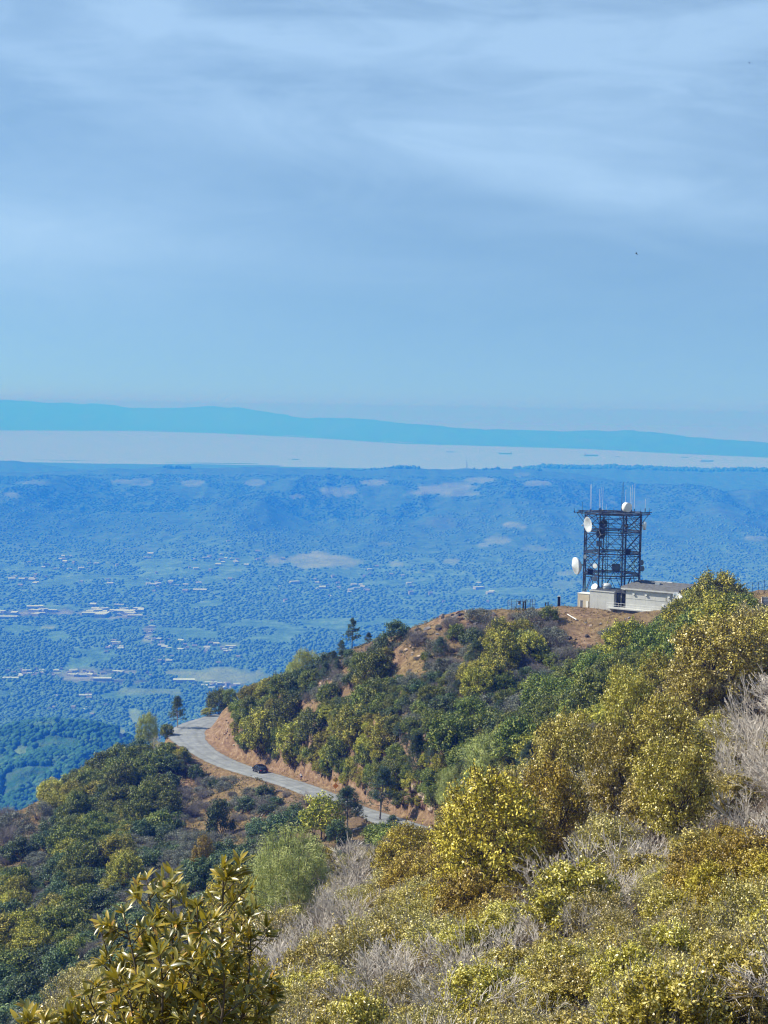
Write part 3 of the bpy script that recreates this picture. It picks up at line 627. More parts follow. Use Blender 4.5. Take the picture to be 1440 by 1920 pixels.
# hand-set plants: kind, crown centre and size in the photo, label
F = [
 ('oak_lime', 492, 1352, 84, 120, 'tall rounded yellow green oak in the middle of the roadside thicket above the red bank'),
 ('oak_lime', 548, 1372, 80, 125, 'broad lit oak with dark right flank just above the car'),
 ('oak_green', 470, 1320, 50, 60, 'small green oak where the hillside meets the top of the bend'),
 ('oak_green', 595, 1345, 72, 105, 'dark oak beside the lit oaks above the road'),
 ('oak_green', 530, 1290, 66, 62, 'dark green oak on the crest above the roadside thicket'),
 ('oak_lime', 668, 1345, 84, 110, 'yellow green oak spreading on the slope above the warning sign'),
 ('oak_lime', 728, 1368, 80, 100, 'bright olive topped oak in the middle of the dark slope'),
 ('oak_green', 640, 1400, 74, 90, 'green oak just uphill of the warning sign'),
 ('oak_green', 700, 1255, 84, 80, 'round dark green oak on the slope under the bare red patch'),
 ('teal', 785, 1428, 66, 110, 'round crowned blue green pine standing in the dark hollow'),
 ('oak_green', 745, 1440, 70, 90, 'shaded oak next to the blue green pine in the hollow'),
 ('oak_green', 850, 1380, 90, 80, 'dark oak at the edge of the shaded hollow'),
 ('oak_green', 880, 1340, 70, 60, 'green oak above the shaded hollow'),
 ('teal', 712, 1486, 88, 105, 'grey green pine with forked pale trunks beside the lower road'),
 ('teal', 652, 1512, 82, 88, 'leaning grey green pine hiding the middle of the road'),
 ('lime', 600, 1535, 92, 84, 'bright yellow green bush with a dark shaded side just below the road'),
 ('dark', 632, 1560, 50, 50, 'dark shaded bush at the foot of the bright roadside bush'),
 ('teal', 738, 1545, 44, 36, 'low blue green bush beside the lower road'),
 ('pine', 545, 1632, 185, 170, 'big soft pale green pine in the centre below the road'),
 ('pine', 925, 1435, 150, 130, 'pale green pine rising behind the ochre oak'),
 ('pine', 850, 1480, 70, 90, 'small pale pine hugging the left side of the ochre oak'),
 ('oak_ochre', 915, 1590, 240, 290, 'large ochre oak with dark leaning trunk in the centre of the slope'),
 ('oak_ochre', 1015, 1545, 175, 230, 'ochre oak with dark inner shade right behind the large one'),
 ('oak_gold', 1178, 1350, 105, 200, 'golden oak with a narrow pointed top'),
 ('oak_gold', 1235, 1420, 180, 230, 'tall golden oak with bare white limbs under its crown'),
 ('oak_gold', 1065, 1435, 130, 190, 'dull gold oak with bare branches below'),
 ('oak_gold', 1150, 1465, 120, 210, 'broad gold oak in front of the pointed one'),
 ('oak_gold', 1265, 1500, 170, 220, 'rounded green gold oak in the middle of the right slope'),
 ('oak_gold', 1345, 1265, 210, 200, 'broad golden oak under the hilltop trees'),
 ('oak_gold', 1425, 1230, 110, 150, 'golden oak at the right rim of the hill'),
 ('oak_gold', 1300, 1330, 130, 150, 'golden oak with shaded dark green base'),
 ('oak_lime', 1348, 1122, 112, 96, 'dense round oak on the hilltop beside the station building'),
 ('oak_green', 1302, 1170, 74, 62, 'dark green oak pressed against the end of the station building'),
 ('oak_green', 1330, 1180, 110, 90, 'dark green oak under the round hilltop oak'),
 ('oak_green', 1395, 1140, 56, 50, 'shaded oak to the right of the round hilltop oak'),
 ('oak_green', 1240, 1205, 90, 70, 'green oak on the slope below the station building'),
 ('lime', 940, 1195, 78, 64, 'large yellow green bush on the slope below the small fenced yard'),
 ('lime', 905, 1225, 60, 50, 'yellow green bush at the lower edge of the large bright one'),
 ('green', 980, 1210, 74, 60, 'dark sided bush to the right of the large bright one'),
 ('sage', 1000, 1158, 90, 34, 'long grey green bush under the fence on the ridge'),
 ('green', 1030, 1152, 44, 34, 'dark bush at the edge of the station pad beside the black post'),
 ('spire', 660, 1188, 44, 62, 'blue green pointed conifer on the skyline of the ridge'),
 ('teal', 640, 1196, 26, 34, 'small blue green conifer at the foot of the pointed one'),
 ('teal', 690, 1198, 22, 26, 'small round conifer on the skyline right of the pointed one'),
 ('pine', 572, 1230, 66, 56, 'thin pale pine on the skyline left of the pointed conifer'),
 ('pine', 548, 1245, 36, 44, 'wispy pale pine at the left end of the skyline group'),
 ('dark', 742, 1182, 66, 42, 'dark green bush breaking the skyline in the middle of the ridge'),
 ('dark', 590, 1258, 40, 30, 'low dark bush on the crest under the pale pine'),
 ('teal', 333, 1334, 42, 62, 'upright dark tree at the outer edge of the road bend'),
 ('oak_green', 312, 1352, 30, 40, 'small leafy tree leaning over the outer edge of the bend'),
 ('oak_green', 410, 1313, 52, 46, 'dark spreading tree behind the top of the road bend'),
 ('oak_green', 432, 1305, 34, 34, 'dark small tree with ragged top behind the top of the road bend'),
 ('lime', 388, 1334, 30, 16, 'low yellow green bush on the verge behind the bend'),
 ('pine', 277, 1368, 46, 72, 'sparse pale pine standing alone left of the road bend'),
 ('snag', 290, 1392, 30, 60, 'bare grey snag next to the sparse pine'),
 ('spire', 348, 1432, 40, 52, 'small green conifer just below the road bend'),
 ('dark', 368, 1448, 34, 30, 'dark bush in the shade of the small conifer'),
 ('green', 300, 1425, 60, 44, 'green bush under the outer edge of the bend'),
 ('green', 225, 1408, 54, 36, 'green bush on the crest left of the sparse pine'),
 ('dark', 262, 1398, 40, 30, 'dark bush at the root of the sparse pine'),
 ('lime', 95, 1478, 62, 34, 'yellow green bush on the falling skyline'),
 ('dark', 415, 1528, 66, 76, 'dark round bush in the gully below the fallen logs'),
 ('ochre', 380, 1612, 54, 66, 'compact ochre green bush behind the foreground laurel'),
 ('lime', 232, 1598, 34, 34, 'small ochre bush on the lower left slope'),
 ('lime', 50, 1765, 74, 70, 'bright green bush on the shaded lower left slope'),
 ('green', 35, 1655, 60, 70, 'green bush at the left end of the lower slope'),
 ('white', 730, 1840, 190, 120, 'fan of pale dead branches sweeping over the shaded ground'),
 ('white', 560, 1790, 150, 100, 'tangle of bleached twigs right of the foreground laurel'),
 ('white', 640, 1720, 130, 120, 'bleached bush above the tangle beside the laurel'),
 ('white', 980, 1780, 160, 110, 'white tangle under the dark trunk of the ochre oak'),
 ('white', 1075, 1650, 110, 90, 'fan of white dead branches right of the ochre oak'),
 ('white', 1420, 1330, 130, 180, 'large thicket of white bare branches on the right slope'),
 ('white', 1380, 1420, 130, 130, 'white bare bush at the foot of the large bare thicket'),
 ('white', 1425, 1520, 110, 120, 'bleached bush below the large bare thicket'),
 ('snag', 1120, 1460, 150, 210, 'white bare limbs spreading among the golden oaks'),
 ('snag', 1215, 1390, 110, 190, 'white dead limbs rising through the tall golden oak'),
 ('snag', 1080, 1580, 130, 120, 'bare white branch reaching left below the golden oaks'),
 ('snag', 1010, 1900, 160, 130, 'dark leaning bare branches in the near scrub'),
 ('snag', 1090, 1720, 110, 150, 'bare dark branches standing in the middle of the scrub'),
 ('ochre', 1390, 1640, 140, 110, 'orange tinted shrub near the right rim'),
 ('sage', 28, 1538, 70, 34, 'grey sage bush at the left end of the skyline'),
 ('sage', 75, 1520, 60, 34, 'low grey sage bush on the skyline near the left rim'),
 ('grey', 15, 1565, 60, 34, 'grey brown brush at the left rim under the skyline'),
 ('sage', 60, 1560, 70, 36, 'grey sage bush just under the left skyline'),
 ('sage', 898, 1152, 72, 28, 'grey sage bush on the crest left of the fenced yard'), ('green', 858, 1186, 38, 32, 'small round green bush on the rocky crest slope'), ('grey', 935, 1172, 60, 30, 'grey brush above the large bright bush'),
 ('sage', 1035, 1192, 64, 40, 'blue grey sage bush left of the station pad'), ('grey', 1062, 1232, 66, 44, 'pale grey brush beside the red gully'), ('sage', 822, 1214, 66, 36, 'grey sage bush in the middle of the upper slope'), ('grey', 780, 1196, 56, 28, 'low grey brush under the crest rocks'),
 ('grey', 845, 1166, 48, 22, 'low dark brush between the crest rocks'), ('sage', 1150, 1188, 60, 24, 'flat sage bush in the dry grass before the station'), ('dark', 715, 1212, 56, 40, 'dark bush at the shoulder of the crest'), ('dark', 610, 1238, 50, 30, 'dark brush on the crest between pale pine and pointed conifer'),
 ('snag', 570, 1490, 30, 40, 'leafless sapling at the edge of the road'),
]
for f in F:
    f = list(f)
    if f[0].startswith('oak') and f[1] < 900 and f[2] < 1460 and f[4] > .85 * f[3]: f[2] += (f[4] - .95 * f[3]) / 2; f[4] = .95 * f[3]
    feature(*f)

# the cover by area: one letter per 40 x 40 px cell, first row v = 1080
MAP = """
....................................
........................e......GGGG.
..................kkkkekee.....GGGGG
................dkkkkksllesk.GGGGGyy
..............spdekkssslsssrgGGGyyyG
............GdskrGdssslsssgGgGGyyyyw
...........ggk.gggsssssssgggyyyyyyww
...........gggdlglsssseggggyyyyyyyww
......gggg.gggglllsssegggpyyyyyyyyww
...ggggdsesrgggggggdggpppyyyyyyyygww
..llggsgeekssrr.ggggg.ppyyyyyyyyggyw
e.sgdgggskkkks...gg..poywyyyyyywwwww
ssdgggsdsskkdkk...gg.oooyyyywwbbbwyw
sdsgsldsskddsk.sbb..oooogwwbybbwwoyo
gsdgslsssdd.ppbwwwyooooogbbybbyyooyo
lsdssssdsss.ppbwwyyyooogwwyybyyyyooy
sdlgsssdsdddpywwwbyyoooywwyybyyyyyyy
lldgsssddsdddwwwwyybyywwwyyyyyyyyyyy
gddssdddddwwwwwybwwwwwyywyyyyybyyyyb
dddsyyyddddwwyyywwwwywyybyyybyyyyyyy
ddsyyyyyydddyyyyyyyyyyyyyyybyyyyybyy
dsyyyyyyyyyyyyyyyyyybyyyyyyyyyyyyyyy
""".strip().split('\n')
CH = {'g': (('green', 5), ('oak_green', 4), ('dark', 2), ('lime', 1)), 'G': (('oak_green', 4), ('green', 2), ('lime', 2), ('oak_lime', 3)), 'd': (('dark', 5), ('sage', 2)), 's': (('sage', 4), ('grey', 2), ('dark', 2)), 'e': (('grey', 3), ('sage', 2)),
      'l': (('lime', 3), ('oak_lime', 4), ('green', 1)), 'k': (('grey', 2), ('sage', 1)), 'r': (('grey', 1),), 'p': (('pine', 2), ('olive', 1)), 'y': (('gold', 5), ('olive', 4), ('brown', 1)), 'o': (('ochre', 4), ('gold', 1)),
      'w': (('white', 8), ('olive', 1), ('brown', 2)), 'b': (('brown', 1), ('olive', 3), ('white', 4))}
DENS = {'k': .5, 'r': .3, 'e': .8, '.': .0}
NEARK = {'gold', 'olive', 'ochre', 'white', 'brown', 'pine'}
placed = [(o.location.x, o.location.y, r * .8) for (o, k, u, v, y, r, l) in PLANTS]
CELL = {}
def free(x, y, r):
    cx, cy = int(x // 6), int(y // 6)
    for i in (-1, 0, 1):
        for j in (-1, 0, 1):
            for (a, b, q) in CELL.get((cx + i, cy + j), ()):
                if (a - x) ** 2 + (b - y) ** 2 < ((r + q) * (.45 if y > 165 else .54)) ** 2: return False
    return True
def put(x, y, r): CELL.setdefault((int(x // 6), int(y // 6)), []).append((x, y, r))
for q in placed: put(*q)
KCOUNT = {}
LIM = 295
BLD = None
def clear_of_station(x, y, r):
    u, v = proj(x, y, float(ground(x, y)))
    return not (1040 < u < 1275 and y > 284) 
_pr = np.stack([*proj(ROAD[:, 0], ROAD[:, 1], ROAD[:, 2]), ROAD[:, 1]], 1); _pr = _pr[(_pr[:, 2] < 372)]; _pr = _pr[np.argsort(_pr[:, 0])]
SKYL = [(-80, 1530), (0, 1515), (60, 1483), (100, 1466), (200, 1402), (260, 1385), (330, 1380), (440, 1300), (480, 1262), (560, 1252), (640, 1210), (700, 1200), (800, 1174), (880, 1142), (960, 1130), (1045, 1130), (1055, 1158), (1240, 1150), (1262, 1132), (1296, 1108), (1312, 1085), (1345, 1078), (1392, 1092), (1400, 1128), (1440, 1132), (1520, 1140)]
def pokes(x, y, z, r, kind=''):
    """whether a plant would rise above the hill's outline"""
    u, v = proj(x, y, z + (2.0 if kind in ('oak_green', 'oak_lime', 'fill_lime', 'fill_green', 'teal') else 1.4) * r); return v < np.interp(u, [a for a, b in SKYL], [b for a, b in SKYL])
def covers(x, y, z, r):
    """whether a plant nearer than the open road would hide it"""
    u, v = proj(x, y, z + 1.35 * r); w = r * FPX / y
    if u + w < 335 or u - w > 800: return False
    vr = min(np.interp(u - w, _pr[:, 0], _pr[:, 1]), np.interp(u + w, _pr[:, 0], _pr[:, 1])); yr = np.interp(u, _pr[:, 0], _pr[:, 2])
    return y < yr + 2 and v < vr + 16
_RS = np.random.RandomState(77)
RDG = _rd
def lut(G, x, y): return G[np.clip(((y - GY0) / GS).round().astype(int), 0, len(_gy) - 1), np.clip(((x - GX0) / GS).round().astype(int), 0, len(_gx) - 1)]
_YA = np.concatenate([22 * (170 / 22) ** (_RS.rand(36000) ** .8), 150 + 200 * _RS.rand(90000) ** 1.0]); _RS.shuffle(_YA)
_XA = _YA * _RS.uniform(-.34, .34, len(_YA)); _ZA = ground(_XA, _YA); _UA, _VA = proj(_XA, _YA, _ZA + .8); _RA = lut(RDG, _XA, _YA)
_mx = np.full(len(_YA), -9.0)
for t in np.linspace(.12, .985, 70): _mx = np.maximum(_mx, ground(_XA * t, _YA * t) / (_YA * t))
_ok = (_ZA + 2.2) / _YA > _mx
_XA, _YA, _ZA, _UA, _VA, _RA = (q[_ok] for q in (_XA, _YA, _ZA, _UA, _VA, _RA))
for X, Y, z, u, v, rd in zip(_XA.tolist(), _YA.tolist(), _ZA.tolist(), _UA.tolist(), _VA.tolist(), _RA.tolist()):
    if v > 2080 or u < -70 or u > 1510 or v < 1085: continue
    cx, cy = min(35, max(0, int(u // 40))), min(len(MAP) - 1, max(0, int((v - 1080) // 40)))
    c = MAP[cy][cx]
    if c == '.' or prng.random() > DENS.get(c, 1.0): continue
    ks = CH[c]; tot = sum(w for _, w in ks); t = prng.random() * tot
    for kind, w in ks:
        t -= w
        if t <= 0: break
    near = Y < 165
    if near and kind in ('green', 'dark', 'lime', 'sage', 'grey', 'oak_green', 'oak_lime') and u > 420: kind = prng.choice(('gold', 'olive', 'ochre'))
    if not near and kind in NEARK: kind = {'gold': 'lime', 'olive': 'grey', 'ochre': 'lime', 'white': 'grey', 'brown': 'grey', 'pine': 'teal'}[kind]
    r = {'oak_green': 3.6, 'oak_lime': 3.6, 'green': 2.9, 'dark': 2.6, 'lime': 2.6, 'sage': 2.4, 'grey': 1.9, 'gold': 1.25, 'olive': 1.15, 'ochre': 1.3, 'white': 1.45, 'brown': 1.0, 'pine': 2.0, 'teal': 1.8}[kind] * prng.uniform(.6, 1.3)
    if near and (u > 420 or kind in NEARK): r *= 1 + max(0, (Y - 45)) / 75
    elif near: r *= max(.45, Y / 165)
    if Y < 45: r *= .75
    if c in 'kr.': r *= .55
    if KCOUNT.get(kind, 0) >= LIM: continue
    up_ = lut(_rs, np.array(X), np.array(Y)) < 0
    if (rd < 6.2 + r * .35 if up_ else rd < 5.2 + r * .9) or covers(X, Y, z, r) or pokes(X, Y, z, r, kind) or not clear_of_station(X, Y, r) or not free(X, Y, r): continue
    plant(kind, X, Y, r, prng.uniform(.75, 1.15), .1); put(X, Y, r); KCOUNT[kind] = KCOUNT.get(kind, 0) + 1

# a second pass over the middle distance: thickets wherever the slope still shows bare from here
FILL = 0; PXC = {}
def pput(u, v, w): PXC.setdefault((int(u // 40), int(v // 40)), []).append((u, v, w))
for (o, kind, u, v, y, r, l) in PLANTS:
    if y > 160: pput(u, v, r * FPX / y)
_lim = {'fill_lime': 0, 'fill_green': 0, 'teal': 100, 'lime': KCOUNT.get('lime', 0), 'green': KCOUNT.get('green', 0)}
for _ in range(7000):
    u, v = prng.uniform(430, 1240), prng.uniform(1235, 1560)
    c = MAP[min(len(MAP) - 1, int((v - 1080) // 40))][min(35, int(u // 40))]
    if c in '.kry': continue
    q = hit(u, v, 165)
    if q[1] < 168: continue
    rd = float(lut(RDG, np.array(q[0]), np.array(q[1]))); rs = float(lut(_rs, np.array(q[0]), np.array(q[1])))
    if rd < 5.3 or rs > 0 and rd < 14 or (u < 690 and v > np.interp(u, _pr[:, 0], _pr[:, 1]) - 34): continue
    kind = prng.choice({'s': ('fill_green', 'green', 'teal'), 'd': ('fill_green', 'green'), 'g': ('fill_green', 'fill_lime', 'green'), 'l': ('fill_lime', 'fill_lime', 'lime')}.get(c, ('fill_green', 'fill_lime', 'teal')))
    r = prng.uniform(1.3, 3.0); w = r * FPX / q[1]; vv = v - w * .6
    if _lim.get(kind, 0) >= 290 or covers(q[0], q[1], q[2], r) or pokes(q[0], q[1], q[2], r, kind): continue
    bad = False
    for i in (-1, 0, 1):
        for j in (-1, 0, 1):
            for (a, b, ww) in PXC.get((int(u // 40) + i, int(vv // 40) + j), ()):
                if math.hypot(a - u, (b - vv) * 1.5) < .36 * (w + ww): bad = True
    if bad or not clear_of_station(q[0], q[1], r): continue
    plant(kind, q[0], q[1], r, prng.uniform(.7, 1.0), .25); pput(u, vv, w); _lim[kind] = _lim.get(kind, 0) + 1; FILL += 1
import sys; print(FILL, 'PLANTS', len(PLANTS), KCOUNT, file=open('/tmp/plants.txt', 'w'))
# ---------------------------------------------------------------- the radio relay station
M_steel = mat_plain('dark_painted_steel', (.035, .045, .075), .5, .3, .3, 2.0)
M_galv = mat_plain('galvanised_steel', (.42, .44, .46), .45, .5, .15, 4.0)
M_white = mat_plain('white_paint', (.74, .75, .74), .5, 0, .08, 1.5)
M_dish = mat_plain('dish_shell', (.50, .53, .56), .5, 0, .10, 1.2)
M_dishd = mat_plain('dark_dish_shell', (.10, .13, .17), .6, 0, .2, 1.2)  # darker tone of the dish shell
M_conc = mat_plain('pale_grey_block', (.50, .51, .50), .85, 0, .10, .8, .3, .004)
M_cream = mat_plain('cream_paint', (.50, .44, .34), .7, 0, .08, .9)
M_roof = mat_plain('grey_roof_sheet', (.06, .068, .08), .6, 0, .6, 1.3)
M_glass = mat_plain('dark_window', (.012, .016, .022), .12, 0, .1, 1.0)
M_rust = mat_plain('rusty_iron', (.10, .05, .03), .8, .2, .4, 5.0)
M_black = mat_plain('black_tar', (.014, .014, .016), .7, 0, .2, 3.0)
M_wood = mat_plain('weathered_wood', (.17, .13, .10), .85, 0, .35, 4.0)

TC = at(1145.5, 1134, 312); TZ = at(1088, 1143, 311)[2]; TR = 6.25; TH = (7.7, 12.25, 16.8, 20.6)
tw = empty('radio_tower', (TC[0], TC[1], TZ))
tag(tw, 'dark steel lattice tower with ring platforms standing on the hilltop', 'tower')
ang = [math.radians(10 + 45 * k) for k in range(8)]
def pt(k, r, z): a = ang[k % 8]; return Vector((r * math.cos(a), r * math.sin(a), z))
for k in range(8):
    MB().bar(pt(k, TR, -2.5), pt(k, TR, TH[3]), .13, 6).build('post', M_steel, tw)
    for li, z in enumerate(TH[:3]):
        MB().bar(pt(k, TR, z), pt(k + 1, TR, z), .12).bar(pt(k, TR, z - .45), pt(k + 1, TR, z - .45), .10).build('ring_beam', M_steel, tw)
        for q in (.55, 1.1): MB().bar(pt(k, TR - .05, z + q), pt(k + 1, TR - .05, z + q), .035).build('guard_rail', M_steel, tw)
        m = MB().bar(pt(k, TR, z - .2), pt(k, TR - 1.6, z - .2), .07).bar(pt(k, TR - 1.6, z - .05), pt(k + 1, TR - 1.6, z - .05), .08)
        m.build('platform_beam', M_steel, tw)
        p = MB(); a, b, c, d = pt(k, TR - .1, z + .02), pt(k + 1, TR - .1, z + .02), pt(k + 1, TR - 1.6, z + .02), pt(k, TR - 1.6, z + .02)
        p.add([a, b, c, d, a - Vector((0, 0, .06)), b - Vector((0, 0, .06)), c - Vector((0, 0, .06)), d - Vector((0, 0, .06))], [(0, 1, 2, 3), (7, 6, 5, 4), (0, 4, 5, 1), (2, 6, 7, 3), (1, 5, 6, 2), (3, 7, 4, 0)]).build('platform_grating', M_steel, tw)
    for z0, z1 in ((2.6, TH[0]), (TH[0], TH[1]), (TH[1], TH[2]), (TH[2], TH[3])):
        if z0 < 3:
            mid = (pt(k, TR, z1) + pt(k + 1, TR, z1)) / 2
            MB().bar(pt(k, TR, z0), mid - Vector((0, 0, .3)), .07).build('brace', M_steel, tw)
            MB().bar(pt(k + 1, TR, z0), mid - Vector((0, 0, .3)), .07).build('brace', M_steel, tw)
        else:
            MB().bar(pt(k, TR, z0), pt(k + 1, TR, z1 - .4), .065).build('brace', M_steel, tw)
            MB().bar(pt(k + 1, TR, z0), pt(k, TR, z1 - .4), .065).build('brace', M_steel, tw)
            zm = (z0 + z1) / 2; MB().bar(pt(k, TR, z0 + 1.1), pt(k + 1, TR, z0 + 1.1), .04).bar(pt(k, TR, z1 - 1.0), pt(k + 1, TR, z1 - 1.0), .045).build('strut', M_steel, tw)
            MB().bar(pt(k, TR, zm), pt(k, 3.2, z1 - .2), .05).bar(pt(k, TR, zm), pt(k, 3.2, z0), .05).build('inner_brace', M_steel, tw)
            MB().bar(pt(k, TR, zm), pt(k + 1, TR, zm), .045).build('strut', M_steel, tw)
    z = TH[3]
    for r, w in ((TR, .11), (8.0, .09), (3.6, .08)): MB().bar(pt(k, r, z), pt(k + 1, r, z), w).build('deck_beam', M_steel, tw)
    MB().bar(pt(k, TR, z - .7), pt(k + 1, TR, z - .7), .08).build('deck_beam', M_steel, tw)
    MB().bar(pt(k, 0.4, z + .12), pt(k, 8.5, z + .12), .09).build('outrigger', M_steel, tw)
    MB().bar(pt(k, TR, z - 2.3), pt(k, 8.0, z - .05), .06).build('bracket', M_steel, tw)
    h = ang[k] + math.radians(22.5); q = Vector((math.cos(h), math.sin(h), 0))
    MB().bar(q * 1.0 + Vector((0, 0, z + .1)), q * 7.4 + Vector((0, 0, z + .1)), .06).build('outrigger', M_steel, tw)
    p = MB(); a, b, c, d = pt(k, 6.0, z + .22), pt(k + 1, 6.0, z + .22), pt(k + 1, 4.8, z + .22), pt(k, 4.8, z + .22)
    p.add([a, b, c, d, a - Vector((0, 0, .06)), b - Vector((0, 0, .06)), c - Vector((0, 0, .06)), d - Vector((0, 0, .06))], [(0, 1, 2, 3), (7, 6, 5, 4), (0, 4, 5, 1), (2, 6, 7, 3), (1, 5, 6, 2), (3, 7, 4, 0)]).build('platform_grating', M_steel, tw)
for k in (0, 2, 3, 5):       # inner cable masts and the ladder cage
    MB().bar(pt(k, 3.0, -1), pt(k, 3.0, TH[3]), .07).build('inner_mast', M_steel, tw)
m = MB()
for s in (-.25, .25): m.bar((1.2 + s, -5.2, 0), (1.2 + s, -5.2, TH[3]), .035)
for i in range(50): m.bar((.95, -5.2, .4 * i + .3), (1.45, -5.2, .4 * i + .3), .02)
m.build('ladder', M_steel, tw)
for i, x in enumerate((-.3, 0, .3, 2.1)): MB().bar((2.0 + x, -3.0 - i * .2, 0), (2.0 + x, -3.0 - i * .2, TH[3]), .05).build('cable_run', M_galv if i % 2 else M_steel, tw)
for (x, y, zz) in ((-4.9, -2, TH[0]), (2.5, -4.5, TH[1])): MB().box((x, y, zz + .6), (1.1, .7, 1.1)).build('equipment_cabinet', M_steel, tw)

def aim(d): return Vector(d).normalized().to_track_quat('Z', 'Y').to_matrix().to_4x4()
def dish(name, u, v, Y, r, d, m, label, depth=.28, shroud=.0, cone=False, ribs=0, arm=None):
    p = at(u, v, Y); o = empty(name, p); tag(o, label, 'dish antenna', 'dishes and drums on the radio tower'); M = aim(d)
    prof = [(.02, -depth * r * 1.3), (r * .35, -depth * r * 1.15), (r * .7, -depth * r * .65), (r, 0), (r, shroud)]
    prof += [(r * .97, shroud)]
    if cone: prof += [(r * .6, shroud + .18 * r), (.02, shroud + .42 * r)]
    elif shroud: prof += [(r * .5, shroud + .04 * r), (.02, shroud + .06 * r)]
    else: prof += [(r * .65, -depth * r * .55), (r * .3, -depth * r * .95), (.02, -depth * r * 1.1)]
    MB().lathe(prof, 20, M).build('reflector', m, o, smooth=True)
    if not shroud and not cone:
        f = MB()
        for k in range(3): t = k * 2.094; f.bar(M @ Vector((r * .9 * math.cos(t), r * .9 * math.sin(t), 0)), M @ Vector((0, 0, r * .75)), .03)
        f.lathe([(.02, r * .7), (.12, r * .72), (.12, r * .9), (.02, r * .92)], 8, M).build('feed', M_galv, o)
    for k in range(ribs):
        t = k * 2 * math.pi / ribs; f = MB()
        for a, b in ((.08, .4), (.4, .72), (.72, 1.0)):
            za = -depth * r * 1.3 * (1 - a ** 2) - .03; zb = -depth * r * 1.3 * (1 - b ** 2) - .03
            f.bar(M @ Vector((r * a * math.cos(t), r * a * math.sin(t), za)), M @ Vector((r * b * math.cos(t), r * b * math.sin(t), zb)), .03)
        f.build('rib', M_galv, o)
    MB().bar(M @ Vector((0, 0, -depth * r * 1.2)), M @ Vector((0, 0, -depth * r * 1.2 - .7)), .12, 6).build('mount', M_steel, o)
    return o
Z = lambda x, y: (1040 + x / 5.143, 890 + y / 5.143)
dish('dish_antenna', *Z(320, 482), 305.2, 1.62, (-.9, -.38, -.1), M_dish, 'large pale ribbed dish at the upper left corner of the tower', .30, 0, ribs=12)
dish('dish_antenna', *Z(214, 878), 309, 1.85, (-.95, -.25, -.12), M_dish, 'large white dish on the left side of the tower just above the building', .42, .35, cone=True)
dish('drum_antenna', *Z(680, 312), 306, .98, (.55, -.8, -.05), M_white, 'white drum antenna standing on the top deck among the whip aerials', .1, 1.0)
dish('dish_antenna', *Z(470, 475), 308, .95, (.2, -.9, -.2), M_dishd, 'dark dish under the top deck, upper of the two inside the frame', .3)
dish('dish_antenna', *Z(444, 572), 307, 1.0, (-.1, -.95, -.1), M_dishd, 'dark dish at the upper ring platform, lower of the two inside the frame', .3)
dish('drum_antenna', *Z(856, 492), 308, .88, (.95, -.3, 0), M_white, 'white drum antenna on the upper right side of the tower', .2, .5)
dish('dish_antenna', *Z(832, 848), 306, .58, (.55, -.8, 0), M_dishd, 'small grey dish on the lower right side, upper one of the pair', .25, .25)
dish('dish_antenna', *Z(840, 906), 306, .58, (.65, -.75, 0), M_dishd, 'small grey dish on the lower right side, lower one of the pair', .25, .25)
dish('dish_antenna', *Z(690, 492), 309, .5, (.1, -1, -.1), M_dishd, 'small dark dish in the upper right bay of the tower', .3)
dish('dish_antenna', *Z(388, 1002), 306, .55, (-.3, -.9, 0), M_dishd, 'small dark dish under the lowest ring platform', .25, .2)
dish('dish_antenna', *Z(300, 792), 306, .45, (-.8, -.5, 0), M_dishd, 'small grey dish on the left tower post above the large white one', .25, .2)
dish('dish_antenna', *Z(392, 880), 307, .5, (-.5, -.8, 0), M_white, 'small white dish inside the lower left bay of the tower', .25, .2)
dish('dish_antenna', *Z(385, 1082), 305.5, .72, (-.6, -.6, .5), M_white, 'white dome dish on the roof of the low block, left one', .5, .1)
dish('dish_antenna', *Z(1186, 1168), 291, .95, (.1, -.6, .8), M_white, 'white dish at the far end of the building behind the oaks', .3)
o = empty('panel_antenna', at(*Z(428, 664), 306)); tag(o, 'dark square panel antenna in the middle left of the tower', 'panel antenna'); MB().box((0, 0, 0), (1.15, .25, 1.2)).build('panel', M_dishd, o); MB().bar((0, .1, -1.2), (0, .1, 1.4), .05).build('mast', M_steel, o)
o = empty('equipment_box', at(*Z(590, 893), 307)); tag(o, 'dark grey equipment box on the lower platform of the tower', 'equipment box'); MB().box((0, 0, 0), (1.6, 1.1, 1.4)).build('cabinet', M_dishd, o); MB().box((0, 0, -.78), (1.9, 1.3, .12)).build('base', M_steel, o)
WH = [(265, 330, 232, 0, 'short'), (341, 335, 78, 1, 'tall'), (350, 335, 78, 1, 'tall'), (430, 320, 118, 1, 'mid'), (444, 320, 108, 1, 'mid'), (462, 318, 72, 1, 'tall'), (497, 315, 245, 1, 'short'),
      (570, 318, 285, 0, 'stub'), (645, 330, 72, 0, 'tall dark'), (656, 330, 60, 0, 'tall dark'), (682, 330, 108, 1, 'mid'), (727, 335, 92, 1, 'tall'), (743, 335, 80, 1, 'tall'), (767, 335, 72, 1, 'tall'), (872, 345, 238, 1, 'short'), (915, 350, 300, 0, 'stub'), (190, 345, 318, 0, 'stub'), (830, 340, 310, 0, 'stub')]
